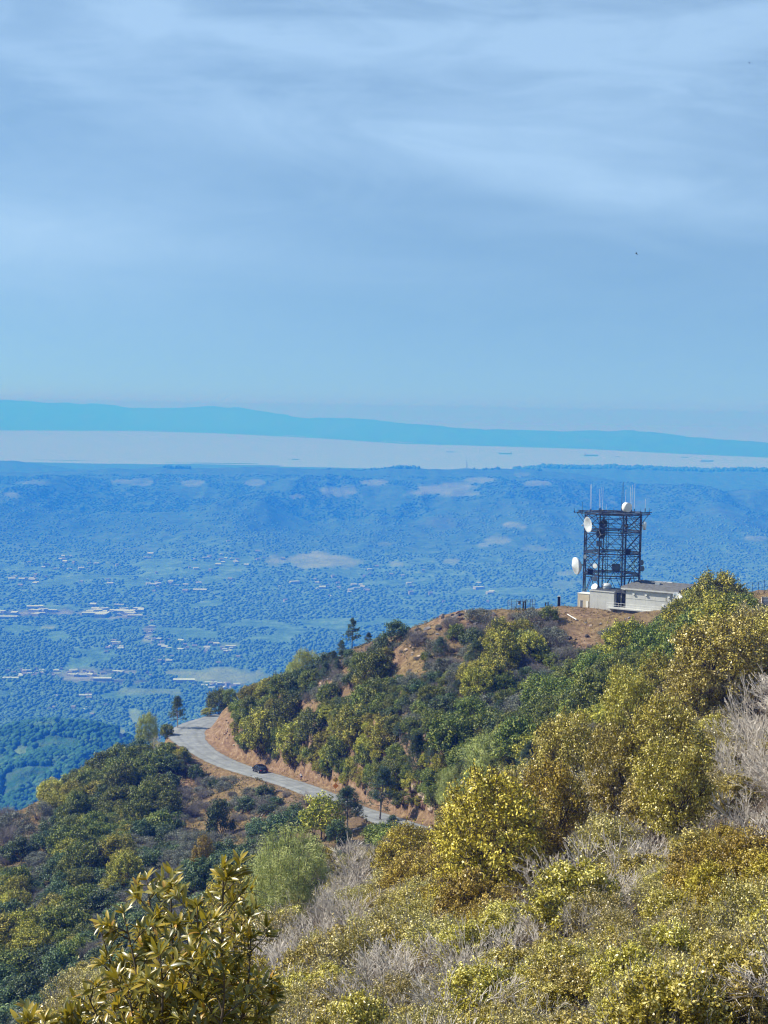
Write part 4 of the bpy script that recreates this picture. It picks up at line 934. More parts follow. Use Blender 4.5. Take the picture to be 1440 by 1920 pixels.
wl_ = ['short aerial at the left rim of the deck', 'tall pale whip aerial, left of the close pair', 'tall pale whip aerial, right of the close pair', 'pale whip aerial third from the left on the deck', 'pale whip aerial fourth from the left on the deck', 'tall pale whip aerial left of the deck centre', 'short pale whip aerial beside the tall central left one',
       'dark stub aerial in the middle of the deck', 'tall dark aerial just left of the white drum', 'tallest dark aerial rising over the white drum', 'pale whip aerial directly over the white drum', 'tall pale whip, first of three right of the drum', 'tall pale whip, second of three right of the drum', 'tall pale whip, third of three right of the drum', 'short pale whip on the right arm of the deck', 'dark stub at the outer right end of the deck', 'dark stub at the outer left end of the deck', 'dark stub on the right rim of the deck']
for i, (x, y0, y1, li, _) in enumerate(WH):
    Y = 312 + (i % 5 - 2) * 2.2; a = at(*Z(x, y0 + 14), Y); b = at(*Z(x, y1), Y); h = b[2] - a[2]
    o = empty('whip_aerial', (a[0], a[1], TZ + TH[3] + .1)); tag(o, wl_[i], 'aerial', 'whip aerials on the top deck')
    MB().bar((0, 0, 0), (0, 0, h), .033 if li else .05, 6, .026).build('rod', M_white if li else M_steel, o)
    MB().bar((0, 0, -.1), (0, 0, min(.7, h * .4)), .09, 6).build('base', M_steel, o)

# building: origin at the left front foot; e1 runs along the front towards the right and the viewer, e2 goes back
BA = math.radians(33); BO = Vector(at(1105, 1153, 304)); BR = Matrix.Rotation(-BA, 4, 'Z')
bl = empty('station_building', BO); bl.rotation_euler = (0, 0, -BA); tag(bl, 'pale grey concrete block equipment building with folded roof beside the radio tower', 'building')
def bb(name, x0, x1, y0, y1, z0, z1, m, parent=bl):
    return MB().box(((x0 + x1) / 2, (y0 + y1) / 2, (z0 + z1) / 2), (x1 - x0, y1 - y0, z1 - z0)).build(name, m, parent)
W1, W2, W3 = 5.4, 7.8, 18.6; D0, DK = .0, 9.0; HK, HL = 6.3, 5.05
for (x0, x1, nx) in ((0, W1, 3),):
    w = (x1 - x0) / nx
    for i in range(nx):
        for (za, zb) in ((-2.5, 1.45), (1.47, HL)): bb('wall_panel', x0 + i * w + .008, x0 + (i + 1) * w - .008, 0, .25, za, zb, M_conc)
bb('end_wall', -.0, .22, .26, 6.5, -2.5, HL, M_conc); bb('inner_wall', W1 - .22, W1, .26, 6.5, -2.5, HL, M_conc); bb('roof_slab', -.12, W1 + .1, -.12, 6.6, HL + .003, HL + .2, M_conc)
bb('roof_deck', .15, W1 - .15, .15, 6.3, HL + .203, HL + .24, M_roof)
# doorway bay
bb('wall_panel', W1, W2, .5, .75, -2.5, 2.1, M_conc); bb('door', W1 + .15, W1 + 1.15, .9, .98, 2.2, 4.7, M_glass); bb('window', W1 + 1.3, W2 - .1, .9, .98, 2.2, 5.0, M_glass)
for x in (W1 + .08, W1 + 1.22, W2 - .08): bb('mullion', x - .05, x + .05, .82, .9, 2.1, 5.1, M_conc)
bb('lintel', W1, W2, .55, 1.0, 5.05, 5.6, M_roof); bb('back_wall', W1, W2, 1.3, 1.5, 2.1, 5.6, M_black)
# hall
nx = 5; w = (W3 - W2) / nx
for i in range(nx):
    for (za, zb) in ((-2.5, 2.08), (2.1, 4.2), (4.22, 5.95)): bb('wall_panel', W2 + i * w + .006, W2 + (i + 1) * w - .006, .45, .7, za, zb, M_conc)
for i in range(3): bb('end_wall', W3 - .25, W3, .72 + i * 2.8 + .01, .72 + (i + 1) * 2.8 - .01, -2.5, 5.95, M_conc)
bb('side_wall', W2, W2 + .25, .72, 9.1, 2.1, 5.95, M_conc); bb('fascia', W2 - .9, W3 + .5, -.05, .12, 5.96, 6.22, M_conc); bb('soffit', W2 - .9, W3 + .5, .12, 9.6, 5.96, 6.06, M_conc)
npl = 10
for i in range(npl):                                   # folded roof sheets running along the building
    y0 = .1 + i * .95; m = MB(); zz = 6.14 + i * .06
    pr = [(y0, zz + .05), (y0 + .25, zz + .42), (y0 + .5, zz + .42), (y0 + .93, zz + .08)]
    vs = [(x, y, z) for x in (W2 - 1.0, W3 + .7) for (y, z) in pr] + [(x, y, z - .05) for x in (W2 - 1.0, W3 + .7) for (y, z) in pr]
    fs = [(k, k + 1, k + 5, k + 4) for k in range(3)] + [(k + 8, k + 12, k + 13, k + 9) for k in range(3)] + [(k, k + 8, k + 9, k + 1) for k in range(3)] + [(k + 4, k + 5, k + 13, k + 12) for k in range(3)] + [(0, 4, 12, 8), (3, 11, 15, 7)]
    m.add(vs, fs).build('roof_sheet', M_roof, bl)
bb('roof_vent', 12.2, 13.2, 5, 6, 6.7, 7.2, M_galv); bb('roof_curb', 9.5, 14.5, 8.2, 9.2, 6.9, 7.15, M_conc)
for x in (9.6, 12.3, 17.2):
    l = bb('wall_lamp', x - .22, x + .22, .15, .449, 5.0, 5.25, M_white)
bb('wall_box', 15.8, 16.2, .25, .449, 3.0, 3.5, M_white); MB().bar((17.6, .38, 2.1), (17.6, .38, 5.9), .05, 6).build('downpipe', M_conc, bl); MB().bar((18.4, .38, 2.1), (18.4, .38, 5.9), .06, 6).build('downpipe', M_conc, bl)
bb('joint_ledge', W2 + .0, W3, .40, .449, 4.15, 4.25, M_conc)
# walkway with rail
bb('walkway', 4.3, 19.8, -1.25, .44, 1.9, 2.1, M_conc)
for x in (12.5, 19.0): bb('walkway_leg', x, x + .22, -1.1, -.9, -3.2, 1.9, M_conc)
for i in range(13): x = 4.4 + i * 1.275; MB().bar((x, -1.2, 2.1), (x, -1.2, 3.15), .03, 6).build('rail_post', M_white, bl)
for z in (2.65, 3.15): MB().bar((4.4, -1.2, z), (19.7, -1.2, z), .028, 6).build('handrail', M_white, bl)
for z in (2.65, 3.15): MB().bar((19.7, -1.2, z), (19.7, .4, z), .028, 6).build('handrail', M_white, bl)

p = at(1098, 1146, 309); o = empty('cream_shed', p); o.rotation_euler = (0, 0, -BA); tag(o, 'small cream coloured shed at the left foot of the radio tower', 'shed')
MB().box((0, 0, 1.0), (2.6, 2.6, 5.6)).build('wall', M_cream, o); MB().box((0, 0, 3.86), (2.75, 2.75, .1)).build('roof', M_white, o); MB().box((.9, -1.33, 1.6), (.5, .06, 1.5)).build('hatch', M_white, o)
p = at(1089.5, 1145, 305.5); o = empty('concrete_post', p); tag(o, 'grey concrete foot post under the left corner of the tower', 'post'); MB().box((0, 0, .3), (.55, .55, 3.6)).build('shaft', M_conc, o); MB().box((0, 0, 2.14), (.7, .7, .08)).build('cap', M_galv, o)
p = at(1138, 1098, 306); o = empty('round_tank', p); tag(o, 'low round pale tank on the roof of the low block', 'tank'); MB().lathe([(.02, -.9), (.95, -.9), (.95, .2), (.6, .45), (.02, .55)], 18).build('shell', M_dish, o, smooth=True); MB().lathe([(.98, -.1), (1.02, -.1), (1.02, 0), (.98, 0)], 18).build('band', M_galv, o)

# ---------------------------------------------------------------- yard, posts, fences
def fence(name, pts, h, label, m=M_steel, rails=(.98, .5), wires=0, r=.035, group=None):
    o = empty(name, (pts[0][0], pts[0][1], float(ground(pts[0][0], pts[0][1])))); tag(o, label, 'fence', group); c = o.location.copy(); P = [Vector((x, y, float(ground(x, y)))) - c for x, y in pts]
    for q in P: MB().bar(q - Vector((0, 0, .4)), q + Vector((0, 0, h)), r, 5).build('fence_post', m, o)
    for a, b in zip(P[:-1], P[1:]):
        for t in rails: MB().bar(a + Vector((0, 0, h * t)), b + Vector((0, 0, h * t)), r * .55, 4).build('rail', m, o)
        if wires:
            k = MB()
            for i in range(wires): t = (i + .5) / wires; k.bar(a.lerp(b, t) + Vector((0, 0, .05)), a.lerp(b, t) + Vector((0, 0, h)), r * .22, 3, cap=False)
            k.build('mesh_wire', M_galv, o)
    return o
def gp(u, Y): return (float(ray(u, 1140)[0] / ray(u, 1140)[1] * Y), Y)
fence('yard_fence', [gp(952, 313), gp(959, 309), gp(968, 308.6), (gp(975, 308.4)), gp(986, 308), gp(994, 308), gp(998, 308.1), gp(1003, 308.3), gp(1003, 313), gp(985, 314), gp(968, 314), gp(952, 313)], 2.3, 'chain link fence round the small yard on the ridge', wires=5)
fence('yard_fence', [gp(1058, 311), gp(1064, 312), gp(1071, 313), gp(1078, 313.5), gp(1085, 313.5)], 1.5, 'low wire fence between the black post and the tower', M_galv, (.98, .55), 4, .03)
p = gp(980, 309.5); z = float(ground(*p)); o = empty('weather_station', (p[0], p[1], z)); tag(o, 'small frame of instruments inside the fenced yard', 'instrument stand')
MB().bar((0, 0, 0), (0, 0, 2.3), .06).build('mast', M_steel, o); MB().bar((-1.2, 0, 1.9), (1.1, 0, 2.1), .05).build('crossarm', M_steel, o); MB().box((-.7, 0, 1.6), (.5, .35, .6)).build('instrument_box', M_steel, o); MB().box((-.7, 0, 1.2), (.6, .5, .08)).build('tray', M_white, o); MB().box((.5, .1, 1.9), (.22, .22, .5)).build('sensor', M_steel, o)
for u, Y, h, w, lb in ((981.8, 306.5, 1.9, .14, 'dark wooden post in front of the fenced yard, left one'), (985.3, 306.5, 1.8, .12, 'dark wooden post in front of the fenced yard, right one'), (1023, 308, 1.2, .12, 'short dark post between the yard and the black post, left one'), (1027.4, 308, 1.3, .12, 'short dark post between the yard and the black post, right one'), (966, 306.5, .9, .08, 'thin stake at the left end of the fenced yard')):
    x, y = gp(u, Y); o = empty('wooden_post', (x, y, float(ground(x, y)))); tag(o, lb, 'post'); MB().bar((0, 0, -.5), (0, 0, h), w, 6).build('shaft', M_black, o); MB().bar((0, 0, h), (0, 0, h + .04), w * 1.1, 6).build('cap', M_steel, o)
x, y = gp(1047.5, 306.5); o = empty('black_pillar', (x, y, float(ground(x, y)))); tag(o, 'thick square black pillar with a pale edge near the station', 'pillar'); MB().box((0, 0, .8), (.5, .5, 2.6)).build('shaft', M_black, o); MB().box((.29, 0, .8), (.06, .45, 2.6)).build('edge_strip', M_white, o); MB().box((0, 0, 2.13), (.6, .55, .06)).build('cap', M_white, o)
a = hit(1064, 1155, 270); b = hit(1081, 1167, 270); o = empty('white_pole', tuple(a + np.array((0, 0, .15)))); tag(o, 'white pole lying on the dry grass below the tower', 'pole'); d = Vector(b - a); MB().bar((0, 0, .05), d + Vector((0, 0, .2)), .11, 6).build('shaft', M_white, o); MB().bar(d * .98 + Vector((0, 0, .2)), d * 1.02 + Vector((0, 0, .2)), .16, 6).build('collar', M_galv, o)
fence('hilltop_fence', [gp(u, 262 - (u - 1399) * .02) for u in (1399, 1409.5, 1420.5, 1431.5, 1442, 1453)], 2.35, 'tall wire fence at the right end of the hilltop', wires=4)
x, y = gp(1410, 258); o = fence('rail_fence', [gp(1415.5, 257), gp(1422, 255), gp(1428.5, 252), gp(1436, 252)], .95, 'broken low rail fence in front of the tall wire fence', M_wood, (.9, .45), 0, .11)
x, y = gp(1446, 254); o = empty('retaining_wall', (x, y, float(ground(x, y)))); tag(o, 'pale retaining wall of boards at the right rim of the hilltop', 'wall')
for i in range(5): MB().box((0, 0, -.2 + i * .36), (3.4, .3 + .02 * (i % 2), .33)).build('board', M_white if i % 2 else M_conc, o)
for s in (-1.6, 1.6): MB().box((s, -.2, .5), (.18, .18, 2.0)).build('stake', M_wood, o)
# ---------------------------------------------------------------- the laurel right in front of the camera
def laurel_leaf(name, m, L=.085, W=.021, curl=.25, fold=.35, seed=0):
    vs, fs = [], []; n = 6
    for i in range(n + 1):
        t = i / n; w = W * .5 * (math.sin(math.pi * min(1, t * .94 + .03)) ** .75) * (1.0 if i not in (0, n) else .12); z = -curl * L * t * t
        for k, s in enumerate((-1, 0, 1)): vs.append((s * w, t * L, z + abs(s) * w * fold))
    for i in range(n):
        for k in range(2): a = i * 3 + k; fs.append((a, a + 1, a + 4, a + 3))
    return np_mesh(name, vs, fs, (m,), True)
def laurel_mat(name, a, b_, rough=.34):
    m, nt, b = mat(name); oi = N(nt, 'ShaderNodeObjectInfo').outputs['Random']
    c = ramp(nt, oi, [(0, a), (1, b_)]); c = mixc(nt, ramp(nt, noise(nt, 60, 3), [(.35, (0, 0, 0)), (.7, (.35, .35, .35))]), c, (.30, .20, .03))
    nt.links.new(c, b.inputs['Base Color']); b.inputs['Roughness'].default_value = rough; b.inputs['Specular IOR Level'].default_value = .8
    t = N(nt, 'ShaderNodeBsdfTranslucent', {'Color': mixc(nt, .6, c, (.55, .42, .03))})
    nt.links.new(N(nt, 'ShaderNodeMixShader', {0: .28, 1: b.outputs[0], 2: t.outputs[0]}).outputs[0], nt.nodes['Material Output'].inputs['Surface']); return m
LM = [laurel_mat('laurel_gold', (.34, .25, .02), (.60, .44, .04)), laurel_mat('laurel_olive', (.17, .17, .02), (.34, .29, .035)), laurel_mat('laurel_green', (.05, .075, .014), (.14, .16, .03)), laurel_mat('laurel_orange', (.45, .22, .03), (.55, .33, .06), .4)]
LEAF = [laurel_leaf('leaf', LM[i], L, W, c, .35) for i, L, W, c in ((0, .082, .021, .15), (0, .07, .017, .35), (1, .085, .020, .2), (1, .074, .019, .45), (2, .086, .021, .2), (2, .07, .018, .1), (3, .07, .020, .3))]
LW = (3, 3, 4, 4, 4, 3, 1)
M_lbark = bark_mat('laurel_bark', (.05, .04, .03), (.15, .12, .09))
lrng = random.Random(5)
def laurel(stems, Y0, label, n_obj, root):
    base = Vector(root); o = empty('laurel_bush', base); tag(o, label, 'bush'); P = Plant(7); LV = []
    def leafset(p, d, n, spread, sc_):
        for _ in range(n):
            q = d.cross(Vector((lrng.gauss(0, 1), lrng.gauss(0, 1), lrng.gauss(0, 1)))).normalized()
            ld = (d * lrng.uniform(.1, 1.0) + q * spread * lrng.uniform(.5, 1.2) + Vector((0, 0, .12))).normalized()
            LV.append((p.copy(), ld, sc_ * lrng.uniform(.5, 1.02)))
    def twig(p, d, L, r, lev):
        n = max(4, int(L / .022)); d = d.normalized()
        for i in range(n):
            e = p + d * L / n; P.seg.append((*(p - base), *(e - base), r * (1 - .6 * i / n), r * (1 - .6 * (i + 1) / n))); p = e
            d = (d + Vector((lrng.gauss(0, .06), lrng.gauss(0, .06), lrng.gauss(0, .04) + .02))).normalized()
            if i > 1 or lev == 0: leafset(p, d, lrng.choice((1, 1, 1, 2)), 1.1, 1.0)
            if lev > 0 and i > n * .15 and lrng.random() < .42:
                q = d.cross(Vector((lrng.gauss(0, 1), lrng.gauss(0, 1), lrng.gauss(0, 1)))).normalized()
                twig(p, (d * .8 + q * .8 + Vector((0, 0, .25))), L * lrng.uniform(.28, .5) * (1.1 if lev > 1 else .8), r * .55, lev - 1)
        leafset(p, d, 5, .6, .95)
    for (u, v, dy, fr) in stems:                 # each stem runs from the root to its tip
        tip = Vector(at(u, v, Y0 + dy)); a = base.copy(); mid = Vector(at(u + (fr - u) * .75, 2000, Y0 + dy * .7))
        pts = [a, mid, tip]; r0 = .011
        P.seg.append((0, 0, 0, *(mid - base), .018, r0)); p = mid
        L = (tip - mid).length; n = int(L / .03); d = (tip - mid).normalized()
        for i in range(n):
            t = (i + 1) / n; w = Vector((math.sin(t * 3.1 + u), math.cos(t * 2.3 + v), 0)) * .012 * math.sin(t * math.pi)
            e = mid.lerp(tip, t) + w; P.seg.append((*(p - base), *(e - base), r0 * (1 - .75 * (t - 1 / n)), r0 * (1 - .75 * t))); dd = (e - p).normalized(); p = e
            if t > .25: leafset(p, dd, lrng.choice((1, 2, 2)), 1.2, 1.0)
            if lrng.random() < .68 and t < .93:
                q = dd.cross(Vector((lrng.gauss(0, 1), lrng.gauss(0, 1), lrng.gauss(0, 1)))).normalized()
                twig(p, dd * .9 + q * .9 + Vector((0, 0, .1)), lrng.uniform(.08, .21) * (1.15 - .5 * t), .0045, 1)
        leafset(p, d, 8, .6, 1.0)
    link('branches', P.twig_mesh('branches', M_lbark), o)
    # the leaves that show largest are parts of their own, the others one mass
    def key(l): u, v = proj(*l[0]); return (l[0].y + (6 if (v > 1960 or v < 0 or u < 0) else 0))
    LV.sort(key=lambda l: key(l) - .25 * l[2] + lrng.random() * .35)
    def M_of(p, d, s):
        z = (Vector((lrng.gauss(-.25, .5), lrng.gauss(-.35, .5), 1.0))).normalized(); x = d.cross(z).normalized(); z = x.cross(d)
        return Matrix(((x.x * s, d.x * s, z.x * s, p.x), (x.y * s, d.y * s, z.y * s, p.y), (x.z * s, d.z * s, z.z * s, p.z), (0, 0, 0, 1)))
    bi = Matrix.Translation(-base); rest = {}
    for i, (p, d, s) in enumerate(LV):
        me = lrng.choices(range(len(LEAF)), LW)[0]; M = bi @ M_of(p, d, s)
        if i < n_obj: q = link('leaf', LEAF[me], o); q.matrix_local = M
        else: rest.setdefault(me, []).append(M)
    V, Fc, mi, b = [], [], [], 0
    for me, Ms in rest.items():
        c = np.empty(len(LEAF[me].vertices) * 3); LEAF[me].vertices.foreach_get('co', c); c = c.reshape(-1, 3); f = np.empty(len(LEAF[me].polygons) * 4, int); LEAF[me].loops.foreach_get('vertex_index', f); f = f.reshape(-1, 4)
        for M in Ms: A = np.array(M); V.append(c @ A[:3, :3].T + A[:3, 3]); Fc.append(f + b); mi += [(0, 0, 1, 1, 2, 2, 3)[me]] * len(f); b += len(c)
    if V: tag(link('foliage', np_mesh('foliage', np.concatenate(V), np.concatenate(Fc), LM, True, mi), o), kind='stuff')
    return len(LV)
_lz = float(ground(-1.25, 6.6)); _r = (at(330, 1920, 6.6)[0], 6.6, min(_lz, -3.3))
nl1 = laurel([(418, 1628, .1, 425), (440, 1690, .5, 430), (322, 1640, 0, 330), (275, 1650, .3, 320), (232, 1712, -.1, 300), (190, 1745, .2, 290), (470, 1760, .1, 440), (500, 1850, .3, 450), (165, 1865, .1, 250), (150, 1905, -.1, 230), (370, 1700, -.3, 360), (300, 1790, -.4, 310),
        (420, 1820, -.4, 400), (240, 1850, -.3, 280), (350, 1860, .5, 340), (455, 1900, -.2, 430)], 6.4, 'golden green laurel with long glossy leaves rising close to the camera', 300, _r)
_r2 = (at(60, 1990, 6.0)[0], 6.0, _r[2] - .4)
laurel([(85, 1915, .1, 70), (28, 1950, 0, 40)], 6.0, 'small laurel spray poking in at the bottom left corner', 60, _r2)
# ---------------------------------------------------------------- the valley: woods, houses, ridge trees, ships
gr = np.random.RandomState(9)
def blobs(X, Y, Z, R, H, seed=1):
    """low lumpy tree tops as one mesh"""
    n = len(X); k = 5; a = np.arange(k) * 2 * np.pi / k; r = gr.uniform(.75, 1.2, (n, k))
    ring0 = np.stack([X[:, None] + np.cos(a) * R[:, None] * r * .9, Y[:, None] + np.sin(a) * R[:, None] * r * .9, np.repeat(Z[:, None] - 2, k, 1)], -1)
    ring1 = np.stack([X[:, None] + np.cos(a + .5) * R[:, None] * r, Y[:, None] + np.sin(a + .5) * R[:, None] * r, Z[:, None] + H[:, None] * gr.uniform(.4, .7, (n, k))], -1)
    top = np.stack([X, Y, Z + H], -1)[:, None]
    V = np.concatenate([ring0, ring1, top], 1); b = (np.arange(n) * (2 * k + 1))[:, None, None]
    q = np.array([[i, (i + 1) % k, k + (i + 1) % k] for i in range(k)] + [[i, k + (i + 1) % k, k + i] for i in range(k)] + [[k + i, k + (i + 1) % k, 2 * k] for i in range(k)])
    return V.reshape(-1, 3), (q[None] + b).reshape(-1, 3)
wm2, nt, b = mat('woodland'); geo = N(nt, 'ShaderNodeNewGeometry').outputs['Position']
nt.links.new(ramp(nt, noise(nt, .02, 4, .7, geo), [(.3, (.020, .070, .034)), (.55, (.045, .13, .065)), (.75, (.10, .18, .09))]), b.inputs['Base Color']); b.inputs['Roughness'].default_value = 1; b.inputs['Specular IOR Level'].default_value = 0
def col_at(X, Y): return (X / Y - XR[0]) / (XR[-1] - XR[0]) * (UC[-1] - UC[0]) + UC[0]
def mask_at(u, Y, A):
    i = np.clip(np.round((u - UC[0]) / 5).astype(int), 0, len(UC) - 1); out = np.empty(len(u))
    for k in np.unique(i): m = i == k; out[m] = np.interp(Y[m], FY[:, k], A[:, k])
    return out
def scatter(n, y0, y1, u0, u1, rr, hh, dens=None, keep=.38, sc_=1.0):
    u = gr.uniform(u0, u1, n); Y = 1 / gr.uniform(1 / y1, 1 / y0, n)
    X = np.interp(u, UC, XR) * Y; nz = fbm(X / (180 * sc_), Y / (240 * sc_), 4, 71); ok = (nz > keep) & (mask_at(u, Y, field) < .25) & (mask_at(u, Y, built) < .45)
    u, Y, X = u[ok], Y[ok], X[ok]; Z = far_z(u, Y); s = gr.uniform(.6, 1.35, len(u)); return X, Y, Z, rr * s, hh * s
parts = [scatter(40000, 3000, 5200, -40, 1480, 5.5, 7), scatter(26000, 5200, 9500, -40, 1480, 7.5, 6), scatter(16000, 9500, 11300, -40, 1480, 9, 5, sc_=2), scatter(15000, 1700, 2500, -60, 420, 4.5, 7, sc_=.4)]
V, Fc, o_ = [], [], 0
for p in parts:
    v, f = blobs(*p); V.append(v); Fc.append(f + o_); o_ += len(v)
wm3, nt, b = mat('hazy_valley_woodland'); geo = N(nt, 'ShaderNodeNewGeometry').outputs['Position']  # valley trees paler than the crest woods, haze put into their colour
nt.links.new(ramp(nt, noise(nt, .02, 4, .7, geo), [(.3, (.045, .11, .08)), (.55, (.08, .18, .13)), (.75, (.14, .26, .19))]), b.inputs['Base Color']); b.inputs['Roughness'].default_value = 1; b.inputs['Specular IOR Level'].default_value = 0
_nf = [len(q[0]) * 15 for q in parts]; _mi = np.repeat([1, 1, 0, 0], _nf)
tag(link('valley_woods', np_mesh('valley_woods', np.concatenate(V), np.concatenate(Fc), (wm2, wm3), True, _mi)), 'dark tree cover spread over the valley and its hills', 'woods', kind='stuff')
# tall single trees of the valley (poplars and redwoods catching the light)
# trees that stand on the far crests
u = np.concatenate([gr.uniform(960, 1460, 700), gr.uniform(1000, 1290, 150)]); Y = np.full(len(u), 15450.) + gr.uniform(-150, 100, len(u)); X = np.interp(u, UC, XR) * Y
v, f = blobs(X, Y, far_z(u, Y) - 5, gr.uniform(14, 30, len(u)), gr.uniform(18, 42, len(u)))
tag(link('far_crest_woods', np_mesh('far_crest_woods', v, f, (wm2,), True)), 'uneven row of dark trees along the second crest behind the tower', 'woods', kind='stuff')
for i, (ua, ub, n, h, lb) in enumerate(((305, 355, 46, 34, 'long dark tree clump on the grassy crest, left one'), (735, 786, 50, 30, 'flat dark grove on the crest in the middle'), (655, 735, 40, 14, 'thin line of low trees along the crest left of the middle grove'), (885, 935, 14, 22, 'scattered small trees on the crest right of the mast'), (998, 1012, 8, 26, 'small clump of trees where the crest starts to fall'), (690, 703, 6, 20, 'tiny clump at the left end of the crest tree line'), (610, 618, 5, 18, 'tiny tree pair on the crest between the two groves'))):
    u = gr.uniform(ua, ub, n); Y = np.full(n, 11760.) + gr.uniform(-60, 30, n); X = np.interp(u, UC, XR) * Y; Z = far_z(u, Y); c = np.array((X.mean(), Y.mean(), Z.mean()))
    v, f = blobs(X - c[0], Y - c[1], Z - c[2] - 4, gr.uniform(9, 17, n), gr.uniform(.6, 1.1, n) * h)
    tag(link('tree_grove', np_mesh('tree_grove', v, f, (wm2,), True), loc=c), lb, 'grove')
# houses
M_wall = mat_plain('pale_house_wall', (.26, .29, .30), .8, 0, .3, .1); M_tile = mat_plain('house_roof', (.16, .18, .19), .8, 0, .25, .1); M_flat = mat_plain('white_flat_roof', (.36, .44, .47), .7, 0, .1, .05)
def house_mesh(w, d, h, rh, m1, m2, flat=False):
    b = MB(); b.box((0, 0, h / 2 - 3), (w, d, h + 6), m=0)
    if flat: b.box((0, 0, h + .4), (w * 1.02, d * 1.02, .8), m=1)
    else:
        a = w / 2 + .5; e = d / 2 + .5
        b.add([(-a, -e, h), (a, -e, h), (a, e, h), (-a, e, h), (-a, 0, h + rh), (a, 0, h + rh)], [(0, 1, 5, 4), (2, 3, 4, 5), (0, 4, 3), (1, 2, 5), (3, 2, 1, 0)], 1)
    me = bpy.data.meshes.new('valley_house'); me.from_pydata(b.v, [], b.f); me.materials.append(m1); me.materials.append(m2); me.polygons.foreach_set('material_index', np.array(b.m, np.int32)); me.update(); return me
HM = [house_mesh(17, 12, 6, 4, M_wall, M_tile), house_mesh(22, 13, 6, 4, M_wall, M_flat), house_mesh(13, 13, 9, 3, M_wall, M_tile), house_mesh(56, 30, 8, 0, M_wall, M_flat, True), house_mesh(34, 18, 7, 0, M_wall, M_flat, True)]
HC = [(70, 1148, 100, 8, 14, 2), (200, 1146, 60, 5, 16, 2), (225, 1152, 30, 6, 10, 2), (150, 1265, 110, 9, 30, 0), (60, 1262, 60, 8, 12, 0), (420, 1285, 70, 8, 14, 0), (280, 1185, 12, 14, 9, 0), (290, 1200, 18, 5, 7, 0), (330, 1210, 50, 10, 18, 0), (215, 1215, 25, 12, 12, 0), (300, 1240, 30, 10, 10, 0), (410, 1215, 50, 20, 16, 0),
      (120, 1060, 90, 16, 20, 0), (340, 1090, 110, 20, 22, 0), (620, 1110, 110, 24, 20, 0), (440, 1050, 120, 16, 20, 0), (150, 1330, 80, 20, 12, 0), (60, 1090, 70, 14, 14, 0), (700, 1080, 90, 20, 12, 0), (850, 1120, 90, 22, 9, 0), (300, 1020, 180, 12, 12, 0), (520, 1160, 90, 24, 18, 0), (90, 1210, 90, 18, 16, 0), (620, 1170, 70, 20, 9, 0), (770, 1040, 120, 12, 6, 0)]
HOUSES = []
hr = random.Random(3); nh = 0
for ci, (cu, cv, ru, rv, n, big) in enumerate(HC):
    for _ in range(n):
        if nh >= 299: break
        u, v = cu + hr.gauss(0, .55) * ru, cv + hr.gauss(0, .55) * rv
        if not (-20 < u < 1460 and v > 1005): continue
        p = far_hit(u, v, 2900); k = hr.choice((3, 4, 4, 1)) if big else hr.choices((0, 1, 2, 4), (4, 4, 3, 1))[0]
        q = link('valley_house' if k < 3 else 'warehouse', HM[k], loc=p); q.rotation_euler = (0, 0, hr.choice((0, .2, 1.57, -.3, .5)) + hr.uniform(-.1, .1)); s = hr.uniform(.6, 1.15) * (1.2 if p[1] > 5500 else .85)
        q.scale = (s, s, s); HOUSES.append((q, ci, u, v, k)); nh += 1
for (u, v, w, k) in ((172, 1154, 1.3, 3), (222, 1149, 1.2, 3), (253, 1158, 1.0, 3), (15, 1161, 1.2, 3), (192, 1276, .9, 3), (20, 1275, .8, 3), (345, 1280, 1.1, 3), (395, 1283, 1.0, 4), (160, 1308, 1.0, 4), (330, 1100, .8, 4), (668, 1105, 1.0, 4)):
    p = far_hit(u, v, 2900); q = link('warehouse', HM[k], loc=p); q.scale = (w, w * .8, w * .9); q.rotation_euler = (0, 0, .1); HOUSES.append((q, 99, u, v, k))
# ships and the mast on the crest
M_hull = mat_plain('ship_hull', (.10, .11, .13), .6, 0, .15, .05); M_sup = mat_plain('ship_superstructure', (.6, .6, .6), .6, 0, .1, .05)
def ship(u, v, L, label, hd=1):
    d = ray(u, v); Y = -840 / d[2] * d[1]; o = empty('cargo_ship', (d[0] / d[1] * Y, Y, -840)); o.rotation_euler = (0, 0, .25); tag(o, label, 'ship', 'ships at anchor in the bay')
    B, H = L * .15, L * .085; a = L / 2
    b = MB(); sec = [(-a, .8), (-a * .85, 1), (a * .7, 1), (a * .9, .7), (a * 1.03, .05)]; vs = []
    for x, w in sec: vs += [(x, -B / 2 * w * .8, -3), (x, B / 2 * w * .8, -3), (x, B / 2 * w, H * (1 if x < a * .8 else 1.25)), (x, -B / 2 * w, H * (1 if x < a * .8 else 1.25))]
    fs = [(i * 4 + k, i * 4 + (k + 1) % 4, i * 4 + 4 + (k + 1) % 4, i * 4 + 4 + k) for i in range(4) for k in range(4)] + [(3, 2, 1, 0), (16, 17, 18, 19)]
    b.add([(hd * x, y, z) for x, y, z in vs], fs).build('hull', M_hull, o)
    MB().box((-hd * a * .78, 0, H + L * .05), (L * .08, B * .8, L * .10)).build('superstructure', M_sup, o); MB().box((-hd * a * .9, 0, H + L * .1), (L * .03, L * .03, L * .06)).build('funnel', M_hull, o)
    for k in range(4): MB().bar((hd * (-a * .5 + k * a * .35), 0, H), (hd * (-a * .5 + k * a * .35), 0, H + L * .07), L * .006).build('crane_mast', M_hull, o)
ship(843, 848, 150, 'small ship on the bay, leftmost of the anchored ships'); ship(948, 851.5, 260, 'long low ship on the bay left of the tower', -1); ship(1108, 855, 280, 'long ship on the bay directly above the tower'); ship(1158, 857, 110, 'smallest ship, far out above the white drum antenna')
